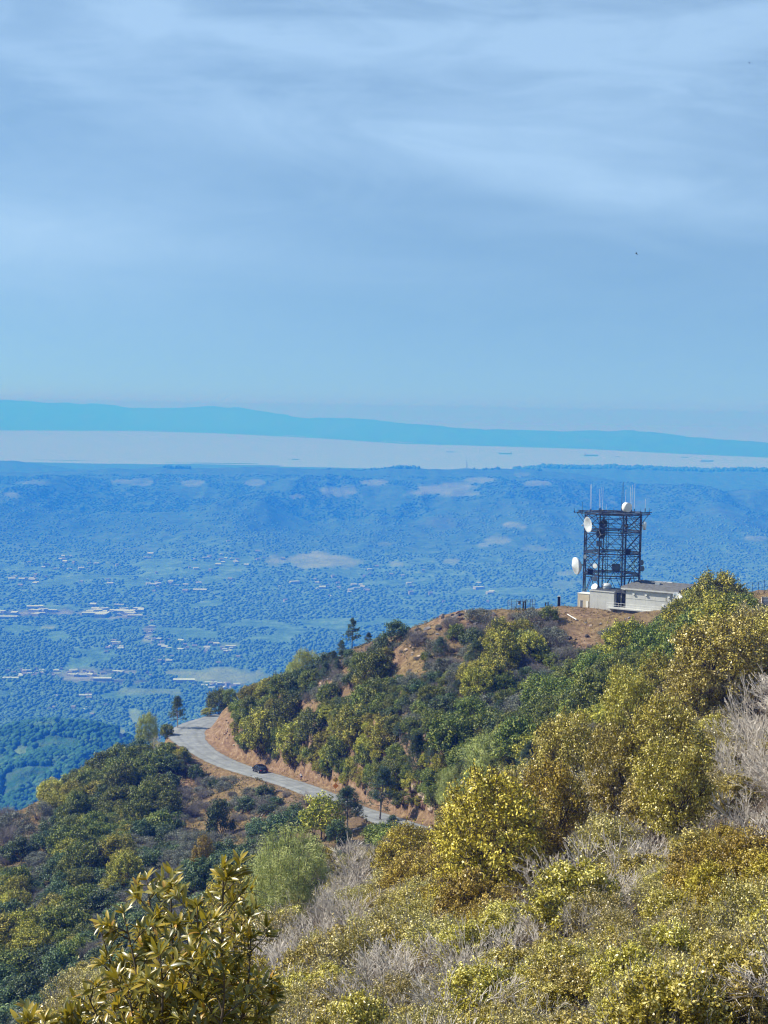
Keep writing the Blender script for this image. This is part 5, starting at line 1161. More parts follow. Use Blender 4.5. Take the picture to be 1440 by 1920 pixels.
ship(1284, 858, 140, 'ship close under the far shore on the right', -1); ship(1325, 865.5, 250, 'long ship on the bay, rightmost of the anchored ships'); ship(553, 862, 110, 'small vessel off the near shore in the middle of the bay')
p = far_hit(875, 879.0, 11000); o = empty('crest_mast', p); tag(o, 'thin lattice mast standing on the far crest', 'mast')
m = MB()
for i in range(4): t = math.pi / 4 + i * math.pi / 2; m.bar((7 * math.cos(t), 7 * math.sin(t), -4), (2.2 * math.cos(t), 2.2 * math.sin(t), 62), 1.1, 4)
m.build('leg_frame', M_steel, o)
for i in range(5): MB().box((0, 0, 6 + 11 * i), (10.5 - 1.5 * i, 10.5 - 1.5 * i, .8)).build('brace_ring', M_steel, o)
# ---------------------------------------------------------------- car, cyclist, signs
def road_frame(u, v, off):
    """a place on the road seen towards (u, v): centre line point, direction away from the viewer, offset to its right"""
    P = np.stack(proj(ROAD[:, 0], ROAD[:, 1], ROAD[:, 2]), 1); i = int(np.argmin(np.hypot(P[:, 0] - u, P[:, 1] - v))); i = min(max(i, 1), len(ROAD) - 2)
    d = Vector(ROAD[i + 1] - ROAD[i - 1]).normalized(); r = Vector((d.y, -d.x, 0)).normalized(); return Vector(ROAD[i]) + r * off, d, r
M_paint = mat_plain('black_car_paint', (.012, .013, .018), .22, .2, .1, 1.0, .6); M_cglass = mat_plain('car_glass', (.02, .025, .03), .06, 0, .1, 1.0, 1.0); M_tyre = mat_plain('tyre_rubber', (.015, .015, .015), .9)
M_rim = mat_plain('alloy_rim', (.55, .56, .58), .3, .8, .1); M_red = mat_plain('red_lamp', (.35, .01, .01), .2); M_lampc = mat_plain('clear_lamp', (.7, .72, .75), .15); M_plate = mat_plain('number_plate', (.6, .6, .58), .5)
p, d, r = road_frame(481, 1446, .9)
o = empty('parked_car', p + Vector((0, 0, .06))); o.rotation_mode = 'QUATERNION'; o.rotation_quaternion = Matrix(((r.x, d.x, 0), (r.y, d.y, 0), (0, d.z, 1))).to_quaternion(); tag(o, 'glossy black car driving up the road towards the bend', 'car'); o.name = 'car'; o.scale = (1.12, 1.12, 1.12)
# body: cross-sections along the length (y forward)
secs = [(-2.28, .45, .80, .78), (-2.2, .34, .93, .92), (-1.9, .30, 1.0, .99), (-1.35, .28, .98, .99), (0, .26, .96, .98), (1.0, .26, .96, .98), (1.5, .28, .88, .97), (2.05, .32, .76, .90), (2.28, .42, .62, .74)]
def loft(secs, fn, m, name, par, smooth=True):
    vs, fs = [], []; k = 0
    for s in secs: q = fn(*s); k = len(q); vs += q
    for i in range(len(secs) - 1):
        for j in range(k): fs.append((i * k + j, i * k + (j + 1) % k, (i + 1) * k + (j + 1) % k, (i + 1) * k + j))
    fs += [tuple(range(k))[::-1], tuple(range((len(secs) - 1) * k, len(secs) * k))]
    return MB().add(vs, fs).build(name, m, par, smooth=smooth)
def bs(y, z0, z1, w): w *= .92; return [(-w * .9, y, z0), (w * .9, y, z0), (w, y, z0 + .18), (w, y, z1 - .16), (w * .9, y, z1), (-w * .9, y, z1), (-w, y, z1 - .16), (-w, y, z0 + .18)]
loft(secs, bs, M_paint, 'body', o)
def cs(y, z0, z1, w0, w1): return [(-w0, y, z0), (w0, y, z0), (w1, y, z1), (w1 * .8, y, z1 + .04), (-w1 * .8, y, z1 + .04), (-w1, y, z1)]
loft([(-2.05, .93, .95, .80, .78), (-1.45, .93, 1.36, .82, .66), (-.6, .93, 1.46, .83, .64), (.3, .93, 1.44, .83, .64), (.75, .93, 1.28, .82, .68), (1.25, .90, .93, .80, .78)], cs, M_cglass, 'cabin', o)
MB().box((0, -.35, 1.485), (1.16, 1.7, .05)).build('roof', M_paint, o)
for s in (-1, 1):
    MB().bar((s * .80, 1.22, .92), (s * .62, .42, 1.47), .045).bar((s * .82, -.5, .92), (s * .655, -.5, 1.48), .05).bar((s * .82, -2.0, .93), (s * .64, -1.3, 1.40), .06).bar((s * .64, .42, 1.48), (s * .64, -1.3, 1.42), .035).build('pillars', M_paint, o)
    for y in (.25, -.85): MB().box((s * .905, y - .1, .80), (.03, .18, .03)).build('door_handle', M_rim, o)
    MB().box((s * 1.0, .75, .98), (.2, .12, .14)).build('mirror', M_paint, o)
    for y in (-1.4, 1.42):
        R = Matrix.Translation((s * .80, y, .33)) @ Matrix.Rotation(math.pi / 2 * s, 4, 'Y'); w = MB().lathe([(.20, .12), (.30, .12), (.335, .06), (.335, -.1), (.2, -.1)], 18, R).build('wheel', M_tyre, o)
        MB().lathe([(.02, .10), (.2, .125), (.22, .10), (.2, 0.02), (.05, .02)], 14, R).build('rim', M_rim, w)
    MB().box((s * .68, -2.24, .74), (.34, .12, .14)).build('tail_lamp', M_red, o); MB().box((s * .66, 2.16, .60), (.32, .16, .12)).build('headlight', M_lampc, o)
MB().box((0, -2.27, .60), (.5, .06, .13)).build('number_plate', M_plate, o); MB().box((0, -2.25, .38), (1.5, .12, .16)).build('bumper', M_paint, o)

# cyclist: one continuous body grown over a skeleton
def skin_body(name, pts, edges, rad, m, par, root=0, sub=2):
    me = bpy.data.meshes.new(name); me.from_pydata(pts, edges, []); o_ = link(name, me, par); me.materials.append(m)
    md = o_.modifiers.new('skin', 'SKIN'); md.use_smooth_shade = True; o_.modifiers.new('sub', 'SUBSURF').levels = sub; o_.modifiers['sub'].render_levels = sub
    for i, r_ in enumerate(rad): me.skin_vertices[0].data[i].radius = (r_, r_) if not isinstance(r_, tuple) else r_
    me.skin_vertices[0].data[root].use_root = True; return o_
M_skin = mat_plain('skin', (.45, .27, .19), .55); M_jer = mat_plain('white_jersey', (.75, .75, .76), .8); M_sho = mat_plain('black_shorts', (.02, .02, .025), .8); M_hair = mat_plain('dark_helmet', (.06, .03, .04), .4); M_fr = mat_plain('bicycle_frame_paint', (.30, .06, .05), .35, .3)
p, d, r = road_frame(541, 1462, 3.0); q = Matrix(((r.x, d.x, 0), (r.y, d.y, 0), (0, d.z, 1))).to_quaternion()
bk = empty('bicycle', p + Vector((0, 0, .06))); bk.rotation_mode = 'QUATERNION'; bk.rotation_quaternion = q; tag(bk, 'bicycle ridden along the uphill edge of the road behind the car', 'bicycle')
for y, nm in ((-.5, 'wheel'), (.52, 'wheel')):
    R = Matrix.Translation((0, y, .34)) @ Matrix.Rotation(math.pi / 2, 4, 'Y'); w = MB().lathe([(.31, -.015), (.34, -.012), (.34, .012), (.31, .015), (.31, -.015)], 24, R).build(nm, M_tyre, bk)
    s = MB()
    for k in range(10): t = k * .628; s.bar(R @ Vector((0, 0, 0)), R @ Vector((.31 * math.cos(t), .31 * math.sin(t), 0)), .003, 3, cap=False)
    s.build('spokes', M_rim, w)
MB().bar((0, -.5, .34), (0, -.05, .3), .014, 6).bar((0, -.5, .34), (0, -.22, .82), .012, 6).bar((0, -.05, .3), (0, -.24, .88), .018, 6).bar((0, -.05, .3), (0, .36, .80), .02, 6).bar((0, -.21, .80), (0, .35, .86), .018, 6).bar((0, .34, .92), (0, .52, .34), .017, 6).build('frame', M_fr, bk)
MB().box((0, -.27, .92), (.13, .26, .05)).build('saddle', M_sho, bk); MB().bar((-.22, .40, .97), (.22, .40, .97), .014, 6).bar((0, .34, .9), (0, .40, .97), .014, 6).bar((-.22, .40, .97), (-.22, .50, .90), .013, 6).bar((.22, .40, .97), (.22, .50, .90), .013, 6).build('handlebar', M_sho, bk)
MB().bar((-.1, -.05, .3), (-.1, .08, .2), .012, 5).bar((.1, -.05, .3), (.1, -.18, .4), .012, 5).build('crank', M_rim, bk); 
for s in (-1, 1): MB().box((s * .14, -.05 - s * .13, .3 + s * .1), (.09, .09, .02)).build('pedal', M_sho, bk)
cy = empty('person', p + Vector((0, 0, .06))); cy.rotation_mode = 'QUATERNION'; cy.rotation_quaternion = q; tag(cy, 'cyclist in a white top and black shorts bent over the handlebars', 'person')
V = [(0, -.25, 1.0), (0, -.16, 1.16), (0, -.02, 1.33), (0, .08, 1.45), (0, .14, 1.53), (0, .19, 1.62), (0, .21, 1.71),
     (-.10, -.22, .98), (-.13, .10, .78), (-.12, .02, .42), (-.12, .0, .29), (-.12, .15, .24), (.10, -.22, .98), (.13, .14, .92), (.12, -.10, .62), (.12, -.2, .47), (.12, -.05, .43),
     (-.17, .05, 1.42), (-.24, .18, 1.19), (-.22, .38, 1.02), (-.22, .46, .98), (.17, .05, 1.42), (.24, .18, 1.19), (.22, .38, 1.02), (.22, .46, .98)]
E = [(0, 1), (1, 2), (2, 3), (3, 4), (4, 5), (5, 6), (0, 7), (7, 8), (8, 9), (9, 10), (10, 11), (0, 12), (12, 13), (13, 14), (14, 15), (15, 16), (3, 17), (17, 18), (18, 19), (19, 20), (3, 21), (21, 22), (22, 23), (23, 24)]
Rr = [.15, .15, .17, .13, .055, .09, .085, .095, .065, .05, .035, .03, .095, .065, .05, .035, .03, .065, .045, .033, .03, .065, .045, .033, .03]
skin_body('body', V, E, Rr, M_skin, cy)
skin_body('jersey', [(0, -.24, 1.03), (0, -.14, 1.19), (0, 0, 1.35), (0, .07, 1.45), (-.18, .06, 1.41), (-.23, .15, 1.26), (.18, .06, 1.41), (.23, .15, 1.26)], [(0, 1), (1, 2), (2, 3), (3, 4), (4, 5), (3, 6), (6, 7)], [.165, .165, .185, .145, .08, .062, .08, .062], M_jer, cy)
skin_body('shorts', [(0, -.25, .99), (-.10, -.2, .97), (-.13, .05, .81), (.10, -.2, .97), (.13, .08, .93)], [(0, 1), (1, 2), (0, 3), (3, 4)], [.165, .115, .085, .115, .085], M_sho, cy)
MB().lathe([(.115, 0), (.12, .04), (.09, .11), (.03, .14), (.005, .142)], 12, Matrix.Translation((0, .205, 1.69)) @ Matrix.Rotation(-.3, 4, 'X')).build('helmet', M_hair, cy, smooth=True)
for s in (-1, 1):
    MB().box((s * .12, .10 if s < 0 else -.12, .235 if s < 0 else .40), (.09, .26, .08)).build('shoe', M_sho, cy)
    for k in range(4): MB().bar((s * (.205 + k * .018), .47, .985), (s * (.205 + k * .018), .53 - .006 * k, .95), .010, 5).build('finger', M_skin, cy)

M_yel = mat_plain('yellow_sign_face', (.80, .46, .02), .4, 0, .05); M_org = mat_plain('orange_sign_face', (.85, .30, .02), .4, 0, .05)
b = hit(629, 1486, 200); sg = empty('curve_warning_sign', tuple(b)); sg.rotation_euler = (0, 0, math.radians(12)); tag(sg, 'yellow diamond warning sign with winding arrow above an orange diamond on one post', 'road sign')
MB().bar((0, 0, -.6), (0, 0, 3.0), .05, 5).build('post', M_galv, sg)
def diamond(name, z, a, m): return MB().add([(0, -.07, z - a), (a, -.07, z), (0, -.07, z + a), (-a, -.07, z), (0, -.04, z - a), (a, -.04, z), (0, -.04, z + a), (-a, -.04, z)], [(0, 1, 2, 3), (7, 6, 5, 4), (0, 4, 5, 1), (1, 5, 6, 2), (2, 6, 7, 3), (3, 7, 4, 0)]).build(name, m, sg)
diamond('sign_plate', 2.55, .62, M_yel); diamond('lower_plate', 1.32, .60, M_org)
MB().box((-.12, -.078, 2.33), (.09, .01, .28)).box((0, -.078, 2.47), (.33, .01, .09)).box((.12, -.078, 2.62), (.09, .01, .26)).add([(.0, -.078, 2.73), (.24, -.078, 2.73), (.12, -.078, 2.92), (.0, -.083, 2.73), (.24, -.083, 2.73), (.12, -.083, 2.92)], [(0, 1, 2), (3, 5, 4)]).build('arrow', M_black, sg)

# fallen logs and sticks
M_log = bark_mat('grey_driftwood', (.16, .15, .15), (.42, .40, .40)); M_dlog = bark_mat('dark_log', (.03, .03, .035), (.10, .10, .11))
def log(u0, v0, u1, v1, r, label, m=M_log):
    a, b = hit(u0, v0, 60), hit(u1, v1, 60); o = empty('fallen_log', a); tag(o, label, 'log', 'fallen logs'); D = Vector(b - a); k = MB(); n = 5; pr = Vector((0, 0, r * .6)); R_ = random.Random(int(u0))
    for i in range(n):
        q = D * (i + 1) / n; q.z = float(ground(a[0] + q.x, a[1] + q.y)) - a[2] + r * .6 + R_.uniform(-.08, .08); k.bar(pr, q, r * (1 - .12 * i), 7, r * (1 - .12 * (i + 1)), cap=True); pr = q
    k.build('trunk', m, o); MB().bar(D * .55 + Vector((0, 0, r)), D * .62 + Vector((.5, -.4, r * 5)), r * .35, 5, r * .1).build('branch_stub', m, o); MB().bar(D * .25 + Vector((0, 0, r)), D * .36 + Vector((-.4, .5, r * 4)), r * .3, 5, r * .1).build('branch_stub', m, o)
log(502, 1491, 530, 1484, .28, 'short pale log lying highest on the slope under the road'); log(470, 1548, 536, 1492, .24, 'long dark grey log running down the slope under the road', M_dlog); log(452, 1498, 488, 1486, .16, 'thin grey log just left of the short pale one'); log(490, 1532, 520, 1508, .18, 'thin log parallel to the long dark one')
log(655, 1562, 706, 1552, .2, 'pale log lying under the forked pine by the lower road'); log(612, 1276, 640, 1292, .18, 'bleached log on the stony red slope above the thicket'); log(445, 1532, 462, 1520, .14, 'small branch lying in the gully below the road')
log(618, 1297, 650, 1284, .12, 'thin bleached branch on the stony red slope'); log(1062, 1244, 1088, 1232, .14, 'dead branch in the grey brush below the station pad')

# rocks
M_rock = [mat_plain('grey_rock', (.22, .20, .20), .9, 0, .45, .8, .2, .05), mat_plain('red_brown_rock', (.26, .16, .12), .9, 0, .45, .8, .2, .05), mat_plain('tan_rock', (.40, .31, .24), .9, 0, .35, .8, .2, .05), mat_plain('dark_rock', (.06, .055, .055), .9, 0, .4, .8, .2, .05)]
def rock_mesh(seed, m):
    R = np.random.RandomState(seed); v = R.normal(size=(26, 3)); v /= np.linalg.norm(v, axis=1)[:, None]; v *= R.uniform(.75, 1.05, (26, 1)) * np.array((1, .8, .7))
    import bmesh
    bm = bmesh.new(); [bm.verts.new(q) for q in v]; bmesh.ops.convex_hull(bm, input=bm.verts[:]); loose = [q for q in bm.verts if not q.link_faces]; bmesh.ops.delete(bm, geom=loose, context='VERTS')
    me = bpy.data.meshes.new('rock'); bm.to_mesh(me); bm.free(); me.materials.append(m); return me
RK = [[rock_mesh(10 * i + j, m) for j in range(4)] for i, m in enumerate(M_rock)]
ROCKS = []
rr_ = random.Random(8)
for (cu, cv, ru, rv, n, mi, smin, smax, where) in ((865, 1158, 60, 10, 26, (3, 1, 0), .3, 1.1, 'on the rocky crest'), (800, 1190, 80, 16, 26, (0, 3), .25, .8, 'below the rocky crest'), (760, 1222, 50, 14, 16, (0, 2), .2, .6, 'by the bare red patch'), (590, 1292, 40, 18, 26, (0, 2, 1), .25, .8, 'on the stony red slope'), (1092, 1222, 22, 26, 20, (1, 3), .25, .8, 'in the red gully'),
                                       (786, 1515, 24, 26, 22, (2, 1), .4, 1.3, 'in the roadside outcrop'), (425, 1372, 22, 28, 24, (1, 2), .15, .5, 'on the red cut bank at the bend'), (560, 1438, 70, 22, 14, (1, 2), .12, .35, 'under the cut bank'), (1130, 1170, 60, 14, 10, (0, 2), .15, .4, 'in the dry grass before the station'), (470, 1510, 50, 30, 14, (0, 2), .15, .45, 'on the open slope under the road'), (650, 1228, 40, 10, 12, (3, 0), .25, .7, 'below the pointed conifer'), (965, 1700, 120, 60, 6, (2,), .2, .35, 'under the ochre oak')):
    for k in range(n):
        u, v = cu + rr_.gauss(0, .55) * ru, cv + rr_.gauss(0, .55) * rv; q = hit(u, v, 40); s = rr_.uniform(smin, smax)
        if lut(RDG, np.array(q[0]), np.array(q[1])) < 5.0: continue
        o = link('rock', rr_.choice(RK[rr_.choice(mi)]), loc=(q[0], q[1], q[2] + s * .15)); o.scale = (s * rr_.uniform(.8, 1.6), s * rr_.uniform(.8, 1.3), s); o.rotation_euler = (rr_.uniform(-.4, .4), rr_.uniform(-.4, .4), rr_.uniform(0, 6.3)); ROCKS.append((o, u, v, s, where))

# birds
def bird(u, v, Y, s, label, bank_):
    o = empty('bird', at(u, v, Y)); o.rotation_euler = (bank_, .3, 1.2); o.scale = (s, s, s); tag(o, label, 'bird')
    skin_body('body', [(0, -.22, 0), (0, -.08, 0), (0, .1, .01), (0, .2, .03), (0, .27, .03)], [(0, 1), (1, 2), (2, 3), (3, 4)], [.02, .055, .06, .035, .012], M_black, o, 2)
    for sx in (-1, 1): MB().add([(0, .08, .02), (sx * .25, .12, .14), (sx * .55, -.02, .10), (sx * .28, -.06, .12), (0, -.1, .02), (0, .08, 0), (sx * .25, .12, .12), (sx * .55, -.02, .09), (sx * .28, -.06, .10), (0, -.1, 0)], [(0, 1, 3, 4), (1, 2, 3), (9, 8, 6, 5), (8, 7, 6), (0, 5, 6, 1), (1, 6, 7, 2), (2, 7, 8, 3), (3, 8, 9, 4)]).build('wing', M_black, o)
    MB().add([(-.02, -.2, 0), (.02, -.2, 0), (.07, -.36, 0), (-.07, -.36, 0), (-.02, -.2, -.01), (.02, -.2, -.01), (.07, -.36, -.01), (-.07, -.36, -.01)], [(0, 1, 2, 3), (7, 6, 5, 4), (0, 4, 5, 1), (1, 5, 6, 2), (2, 6, 7, 3), (3, 7, 4, 0)]).build('tail', M_black, o)
bird(1193.5, 476, 230, .9, 'small dark bird in the sky above the radio tower', .5); bird(1405, 118, 480, 1.0, 'tiny bird near the top right corner of the sky', -.3)

# dry grass and low litter between the shrubs
gp_ = Plant(33); n = 60000; Yg = np.concatenate([100 + 240 * gp_.R.rand(44000), 22 + 80 * gp_.R.rand(16000)]); Xg = Yg * gp_.R.uniform(-.3, .3, n); Zg = ground(Xg, Yg); rdg = lut(RDG, Xg, Yg)
ok = (rdg > 3.9) & (vnoise(Xg / 2.5, Yg / 2.5, 5) > .35); mx = np.full(n, -9.0)
for t in np.linspace(.2, .985, 50): mx = np.maximum(mx, ground(Xg * t, Yg * t) / (Yg * t))
ok &= (Zg + .5) / Yg > mx; Xg, Yg, Zg = Xg[ok], Yg[ok], Zg[ok]; idx = np.repeat(np.arange(len(Xg)), 5); R = gp_.R
c = np.stack([Xg[idx] + R.normal(size=len(idx)) * .18, Yg[idx] + R.normal(size=len(idx)) * .18, Zg[idx] + .12], 1); d_ = R.normal(size=(len(idx), 3)) * .5 + np.array((0, 0, 1)); tn = R.rand(len(Xg))
_ns = np.clip(Yg[idx] / 160, .15, 1); gp_.leaves(c, d_, (.28 + .5 * R.rand(len(idx)) ** 2) * _ns, (.06 + .05 * R.rand(len(idx))) * _ns, tn[idx] * .6 + R.rand(len(idx)) * .4)
L_dry = leaf_mat('dry_grass_blades', (.09, .065, .04), (.26, .19, .10), (.50, .40, .25), .2, .7, .15, 0)
tag(link('dry_grass', gp_.leaf_mesh('dry_grass', L_dry)), 'tufts of dry yellow grass on the open slopes', 'grass', kind='stuff')

# low brush that fills the gaps under and between the counted shrubs
gq = Plant(41); R = gq.R; n = 60000; Yg = np.concatenate([160 + 185 * R.rand(42000), 24 + 140 * R.rand(18000)]); Xg = Yg * R.uniform(-.3, .3, n); Zg = ground(Xg, Yg); Ug, Vg = proj(Xg, Yg, Zg); rdg = lut(RDG, Xg, Yg)
cell = np.array([list(r_.ljust(36, '.')[:36]) for r_ in MAP]); cg = cell[np.clip(((Vg - 1080) // 40).astype(int), 0, len(MAP) - 1), np.clip((Ug // 40).astype(int), 0, 35)]
ok = (rdg > 5.6) & ~np.isin(cg, ['.']) & ((~np.isin(cg, ['k', 'r'])) | (R.rand(n) < .3)) & (Vg < 1990) & (Ug > -30) & (Ug < 1470) & (vnoise(Xg / 3.0, Yg / 3.0, 15) > .30)
mx = np.full(n, -9.0)
for t in np.linspace(.2, .985, 50): mx = np.maximum(mx, ground(Xg * t, Yg * t) / (Yg * t))
ok &= (Zg + .8) / Yg > mx; Xg, Yg, Zg = Xg[ok], Yg[ok], Zg[ok]; k = 9; idx = np.repeat(np.arange(len(Xg)), k); w_ = R.normal(size=(len(idx), 3)); w_ /= np.linalg.norm(w_, axis=1)[:, None]; sz = (.25 + .45 * R.rand(len(Xg)))[idx]
c = np.stack([Xg[idx], Yg[idx], Zg[idx]], 1) + w_ * sz[:, None] * np.array((1, 1, .7)) + np.array((0, 0, .3)); tn = R.rand(len(Xg)) * .5 + fbm(Xg / 9, Yg / 9, 3, 8) * .4
nearf = np.clip(Yg[idx] / 230, .25, 1)
gq.flat_leaves(c, w_ + np.array((0, 0, .4)), .34 * nearf * (.6 + .8 * R.rand(len(idx))), .2 * nearf, tn[idx] * .7 + R.rand(len(idx)) * .3)
L_low = leaf_mat('low_brush_leaves', (.020, .034, .014), (.12, .12, .045), (.34, .29, .13), .3, .5, .1, 0)
tag(link('low_brush', gq.leaf_mesh('low_brush', L_low)), 'low tangled brush covering the ground between the shrubs', 'brush', kind='stuff')
print('low brush', len(Xg), file=open('/tmp/low.txt', 'w'))
# ---------------------------------------------------------------- which one is which
LAND = [(180, 1760, 'just left of the laurel'), (240, 1790, 'behind the left laurel stems'), (300, 1840, 'behind the laurel middle'), (120, 1890, 'behind the small laurel spray'), (240, 1890, 'low behind the laurel'), (350, 1900, 'low behind the laurel centre'), (420, 1870, 'behind the right laurel stems'), (230, 1730, 'above the left laurel tip'), (330, 1730, 'behind the upper laurel stems'), (400, 1760, 'behind the laurel heart'), (120, 1480, 'on the falling skyline at the left'), (225, 1415, 'on the left skyline'), (290, 1400, 'beside the sparse pine'), (345, 1480, 'on the slope below the bend'), (300, 1530, 'on the left slope under the bend'),
 (420, 1500, 'on the open slope under the car'), (520, 1540, 'near the fallen logs'), (600, 1590, 'behind the big pale pine'), (200, 1520, 'in the left thicket under the skyline'), (60, 1560, 'at the upper left end of the hillside'),
 (120, 1620, 'in the middle of the left hillside'), (220, 1660, 'on the slope left of the laurel tips'), (60, 1690, 'at the left rim halfway down'), (340, 1640, 'behind the laurel tips'), (90, 1780, 'on the lower left hillside'), (150, 1850, 'behind the laurel at lower left'), (40, 1870, 'at the bottom left rim'),
 (420, 1680, 'between the laurel and the pale pine'), (520, 1730, 'under the big pale pine'), (470, 1800, 'right behind the laurel'), (560, 1860, 'at the bottom beside the laurel'), (640, 1640, 'right of the big pale pine'), (640, 1780, 'in the bleached scrub centre'),
 (740, 1600, 'just below the lower road'), (760, 1700, 'left of the large ochre oak'), (740, 1880, 'in the bottom centre scrub'), (860, 1740, 'at the foot of the large ochre oak'), (860, 1860, 'in the scrub under the large ochre oak'), (1000, 1700, 'right of the dark leaning trunk'), (960, 1840, 'below the white tangle'), (1080, 1600, 'below the golden oaks'), (1080, 1780, 'in the right centre scrub'), (1050, 1890, 'along the bottom right of centre'),
 (1200, 1620, 'under the rounded gold oak'), (1200, 1720, 'in the middle of the right scrub'), (1200, 1860, 'at the bottom of the right scrub'), (1330, 1580, 'below the bare white thicket'), (1330, 1700, 'beside the orange tinted shrub'), (1340, 1850, 'in the bottom right corner scrub'), (1425, 1620, 'at the right rim by the orange shrub'), (1425, 1780, 'at the lower right rim'),
 (500, 1300, 'on the crest above the thicket'), (500, 1370, 'in the roadside thicket'), (560, 1420, 'above the car on the cut bank'), (600, 1270, 'on the crest under the pale pine'), (620, 1330, 'in the upper roadside thicket'), (640, 1420, 'above the warning sign'), (700, 1220, 'on the crest beside the pointed conifer'), (700, 1300, 'around the round dark oak'), (700, 1400, 'on the slope above the forked pine'),
 (780, 1200, 'on the rocky crest'), (780, 1280, 'on the upper middle slope'), (780, 1360, 'on the dark middle slope'), (780, 1460, 'in the shaded hollow'), (870, 1180, 'near the dark crest rocks'), (880, 1270, 'below the large bright bush'), (880, 1360, 'above the shaded hollow'), (870, 1440, 'behind the pale pines'), (960, 1160, 'by the fenced yard'), (970, 1260, 'under the bright bush slope'), (980, 1350, 'on the slope behind the pale pine'),
 (1050, 1200, 'left of the red gully'), (1060, 1290, 'below the red gully'), (1050, 1380, 'above the dull gold oak'), (1150, 1190, 'in the dry grass below the station'), (1150, 1250, 'right of the red gully'), (1150, 1320, 'beside the narrow pointed oak'), (1230, 1200, 'under the station walkway'), (1230, 1290, 'behind the golden oaks'), (1290, 1200, 'under the hilltop oaks'), (1380, 1130, 'by the hilltop fence'), (1380, 1200, 'below the round hilltop oak'),
 (1330, 1260, 'around the broad golden oak'), (1420, 1260, 'at the right rim above the bare thicket'), (1250, 1380, 'around the tall golden oak'), (1400, 1400, 'in the bare white thicket'), (1120, 1460, 'among the golden oaks'), (1200, 1540, 'among the gold oaks lower down'), (1340, 1480, 'left of the bare white thicket'), (1020, 1480, 'between ochre oak and golden oaks'), (900, 1500, 'on top of the large ochre oak slope'), (820, 1560, 'beside the rock outcrop')]
WORDS = {'fill_lime': 'olive green thicket shrub', 'fill_green': 'dense dark thicket shrub', 'green': 'green shrub', 'lime': 'lime shrub', 'dark': 'dark green bush', 'sage': 'grey sage bush', 'grey': 'grey dry brush', 'gold': 'golden shrub', 'ochre': 'ochre shrub', 'olive': 'olive shrub', 'white': 'bleached bare bush', 'snag': 'bare snag', 'brown': 'brown leafless bush',
         'pine': 'pale pine', 'teal': 'blue green pine', 'spire': 'pointed conifer', 'oak_ochre': 'ochre oak', 'oak_gold': 'golden oak', 'oak_green': 'dark green oak', 'oak_lime': 'lime green oak'}
GRP = {'fill_lime': 'olive green thicket shrubs of the middle slope', 'fill_green': 'dark thicket shrubs of the middle slope', 'green': 'oak shrubs on the hillside', 'lime': 'yellow green shrubs on the hillside', 'dark': 'dark bushes on the hillside', 'sage': 'sage bushes on the hillside', 'grey': 'dry brush on the hillside', 'gold': 'golden shrubs on the near slope', 'ochre': 'ochre shrubs on the near slope', 'olive': 'olive shrubs on the near slope', 'white': 'bleached dead bushes', 'snag': 'bare snags', 'brown': 'leafless brown bushes',
       'pine': 'pines on the hillside', 'teal': 'pines on the hillside', 'spire': 'pines on the hillside', 'oak_ochre': 'oaks on the hillside', 'oak_gold': 'oaks on the hillside', 'oak_green': 'oaks on the hillside', 'oak_lime': 'oaks on the hillside'}
ORD = ['leftmost', 'second from left', 'third from left', 'fourth from left', 'fifth from left', 'sixth from left', 'seventh from left']
def number_off(rows, cat_of):
    """rows: (obj, base label, u, v); labels of equal base get told apart by height in the picture, then by order from the left"""
    by = {}
    for q in rows: by.setdefault(q[1], []).append(q)
    for base, g in by.items():
        if len(g) == 1: g[0][0]['label'] = base; continue
        bands = [g]
        if len(g) > 6:
            g.sort(key=lambda q: q[3]); nb = min(5, (len(g) + 5) // 6); k = (len(g) + nb - 1) // nb; bands = [g[i:i + k] for i in range(0, len(g), k)]
        nm = [''] if len(bands) == 1 else (['upper row', 'lower row'] if len(bands) == 2 else [['top row', 'middle row', 'bottom row'], ['top row', 'second row', 'third row', 'bottom row'], ['top row', 'second row', 'middle row', 'fourth row', 'bottom row']][len(bands) - 3])
        for b, n_ in zip(bands, nm):
            b.sort(key=lambda q: q[2])
            for i, q in enumerate(b):
                o = ORD[i] if i < 7 and i < len(b) - 1 or len(b) == 1 else ('rightmost' if i == len(b) - 1 else 'inner')
                if len(b) == 1: o = 'only'
                q[0]['label'] = (base + ', ' + o + (' in ' + n_ if n_ else '')) if o != 'only' else base + ' in ' + n_
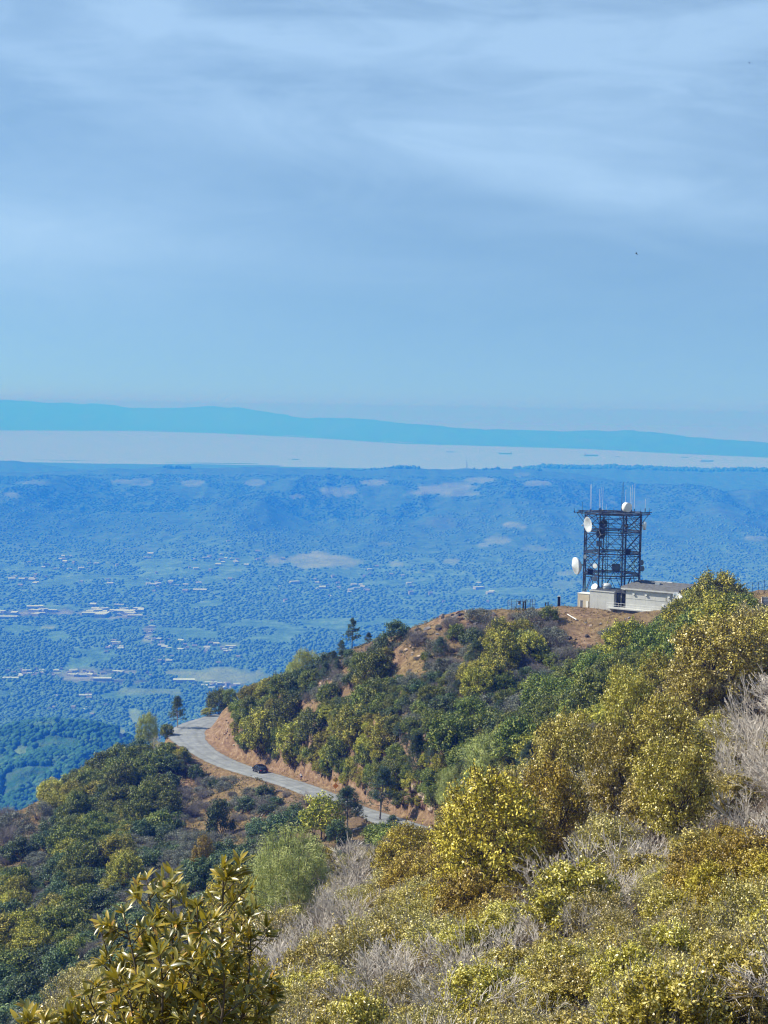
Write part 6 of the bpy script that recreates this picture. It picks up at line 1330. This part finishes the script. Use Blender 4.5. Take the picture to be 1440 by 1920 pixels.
def fit(o):
    w = o['label'].split()
    if len(w) > 16: o['label'] = o['label'].replace(' the ', ' ', 1) if len(w) == 17 else o['label'].replace(' the ', ' ')
LA = np.array([(a, b) for a, b, _ in LAND], float); rows = []
for (o, kind, u, v, Y, r, label) in PLANTS:
    o['category'] = NAMES[kind][1]; o['group'] = GRP[kind]
    if label: o['label'] = label; continue
    i = int(np.argmin(np.hypot(LA[:, 0] - u, (LA[:, 1] - v) * 1.2))); base = WORDS[kind]
    w = r * FPX / Y; size = 'small ' if w < 16 else ('large ' if w > 34 else '')
    rows.append((o, size + base + ' ' + LAND[i][2], u, v))
number_off(rows, None)
rows = []
for (o, u, v, s, where) in ROCKS:
    mn = o.data.materials[0].name.replace('_rock', '').replace('_', ' '); o['category'] = 'rock'; o['group'] = 'rocks on the hillside'
    rows.append((o, ('large ' if s > .6 else 'small ') + mn + ' rock ' + where, u, v))
number_off(rows, None)
HP = ['in the long built strip at far left', 'among the white roofs at far left', 'in the cluster of large white roofs', 'in the pinkish town strip', 'at the left end of the town', 'beside the broad green field', 'by the vertical road strip', 'by the small green sports field', 'right of the small sports field', 'in the suburb above the town', 'just above the broad green field', 'in the suburb left of the ridge pine',
      'on the far left foothills', 'in the middle foothills', 'below the long pale meadow', 'left of the long pale meadow', 'above the near wooded hill', 'on the left valley floor', 'right of the long pale meadow', 'in the woods left of the tower', 'at the foot of the far ridge', 'in the centre of the valley', 'in the left suburb', 'behind the pointed conifer', 'under the far ridge spurs']
rows = []
for (o, ci, u, v, k) in HOUSES:
    o['category'] = 'house' if k < 3 else 'warehouse'; o['group'] = 'houses in the valley' if k < 3 else 'large roofed buildings in the valley'
    if ci == 99: ci = int(np.argmin([math.hypot((u - c[0]) / 2, v - c[1]) for c in HC]))
    rows.append((o, ('dark roofed house ' if k in (0, 2) else 'white roofed house ' if k == 1 else 'long white flat roofed building ' if k == 3 else 'flat roofed building ') + HP[ci], u, v))
number_off(rows, None)

for q in list(PLANTS) : fit(q[0])
for q in list(ROCKS) + HOUSES: fit(q[0])
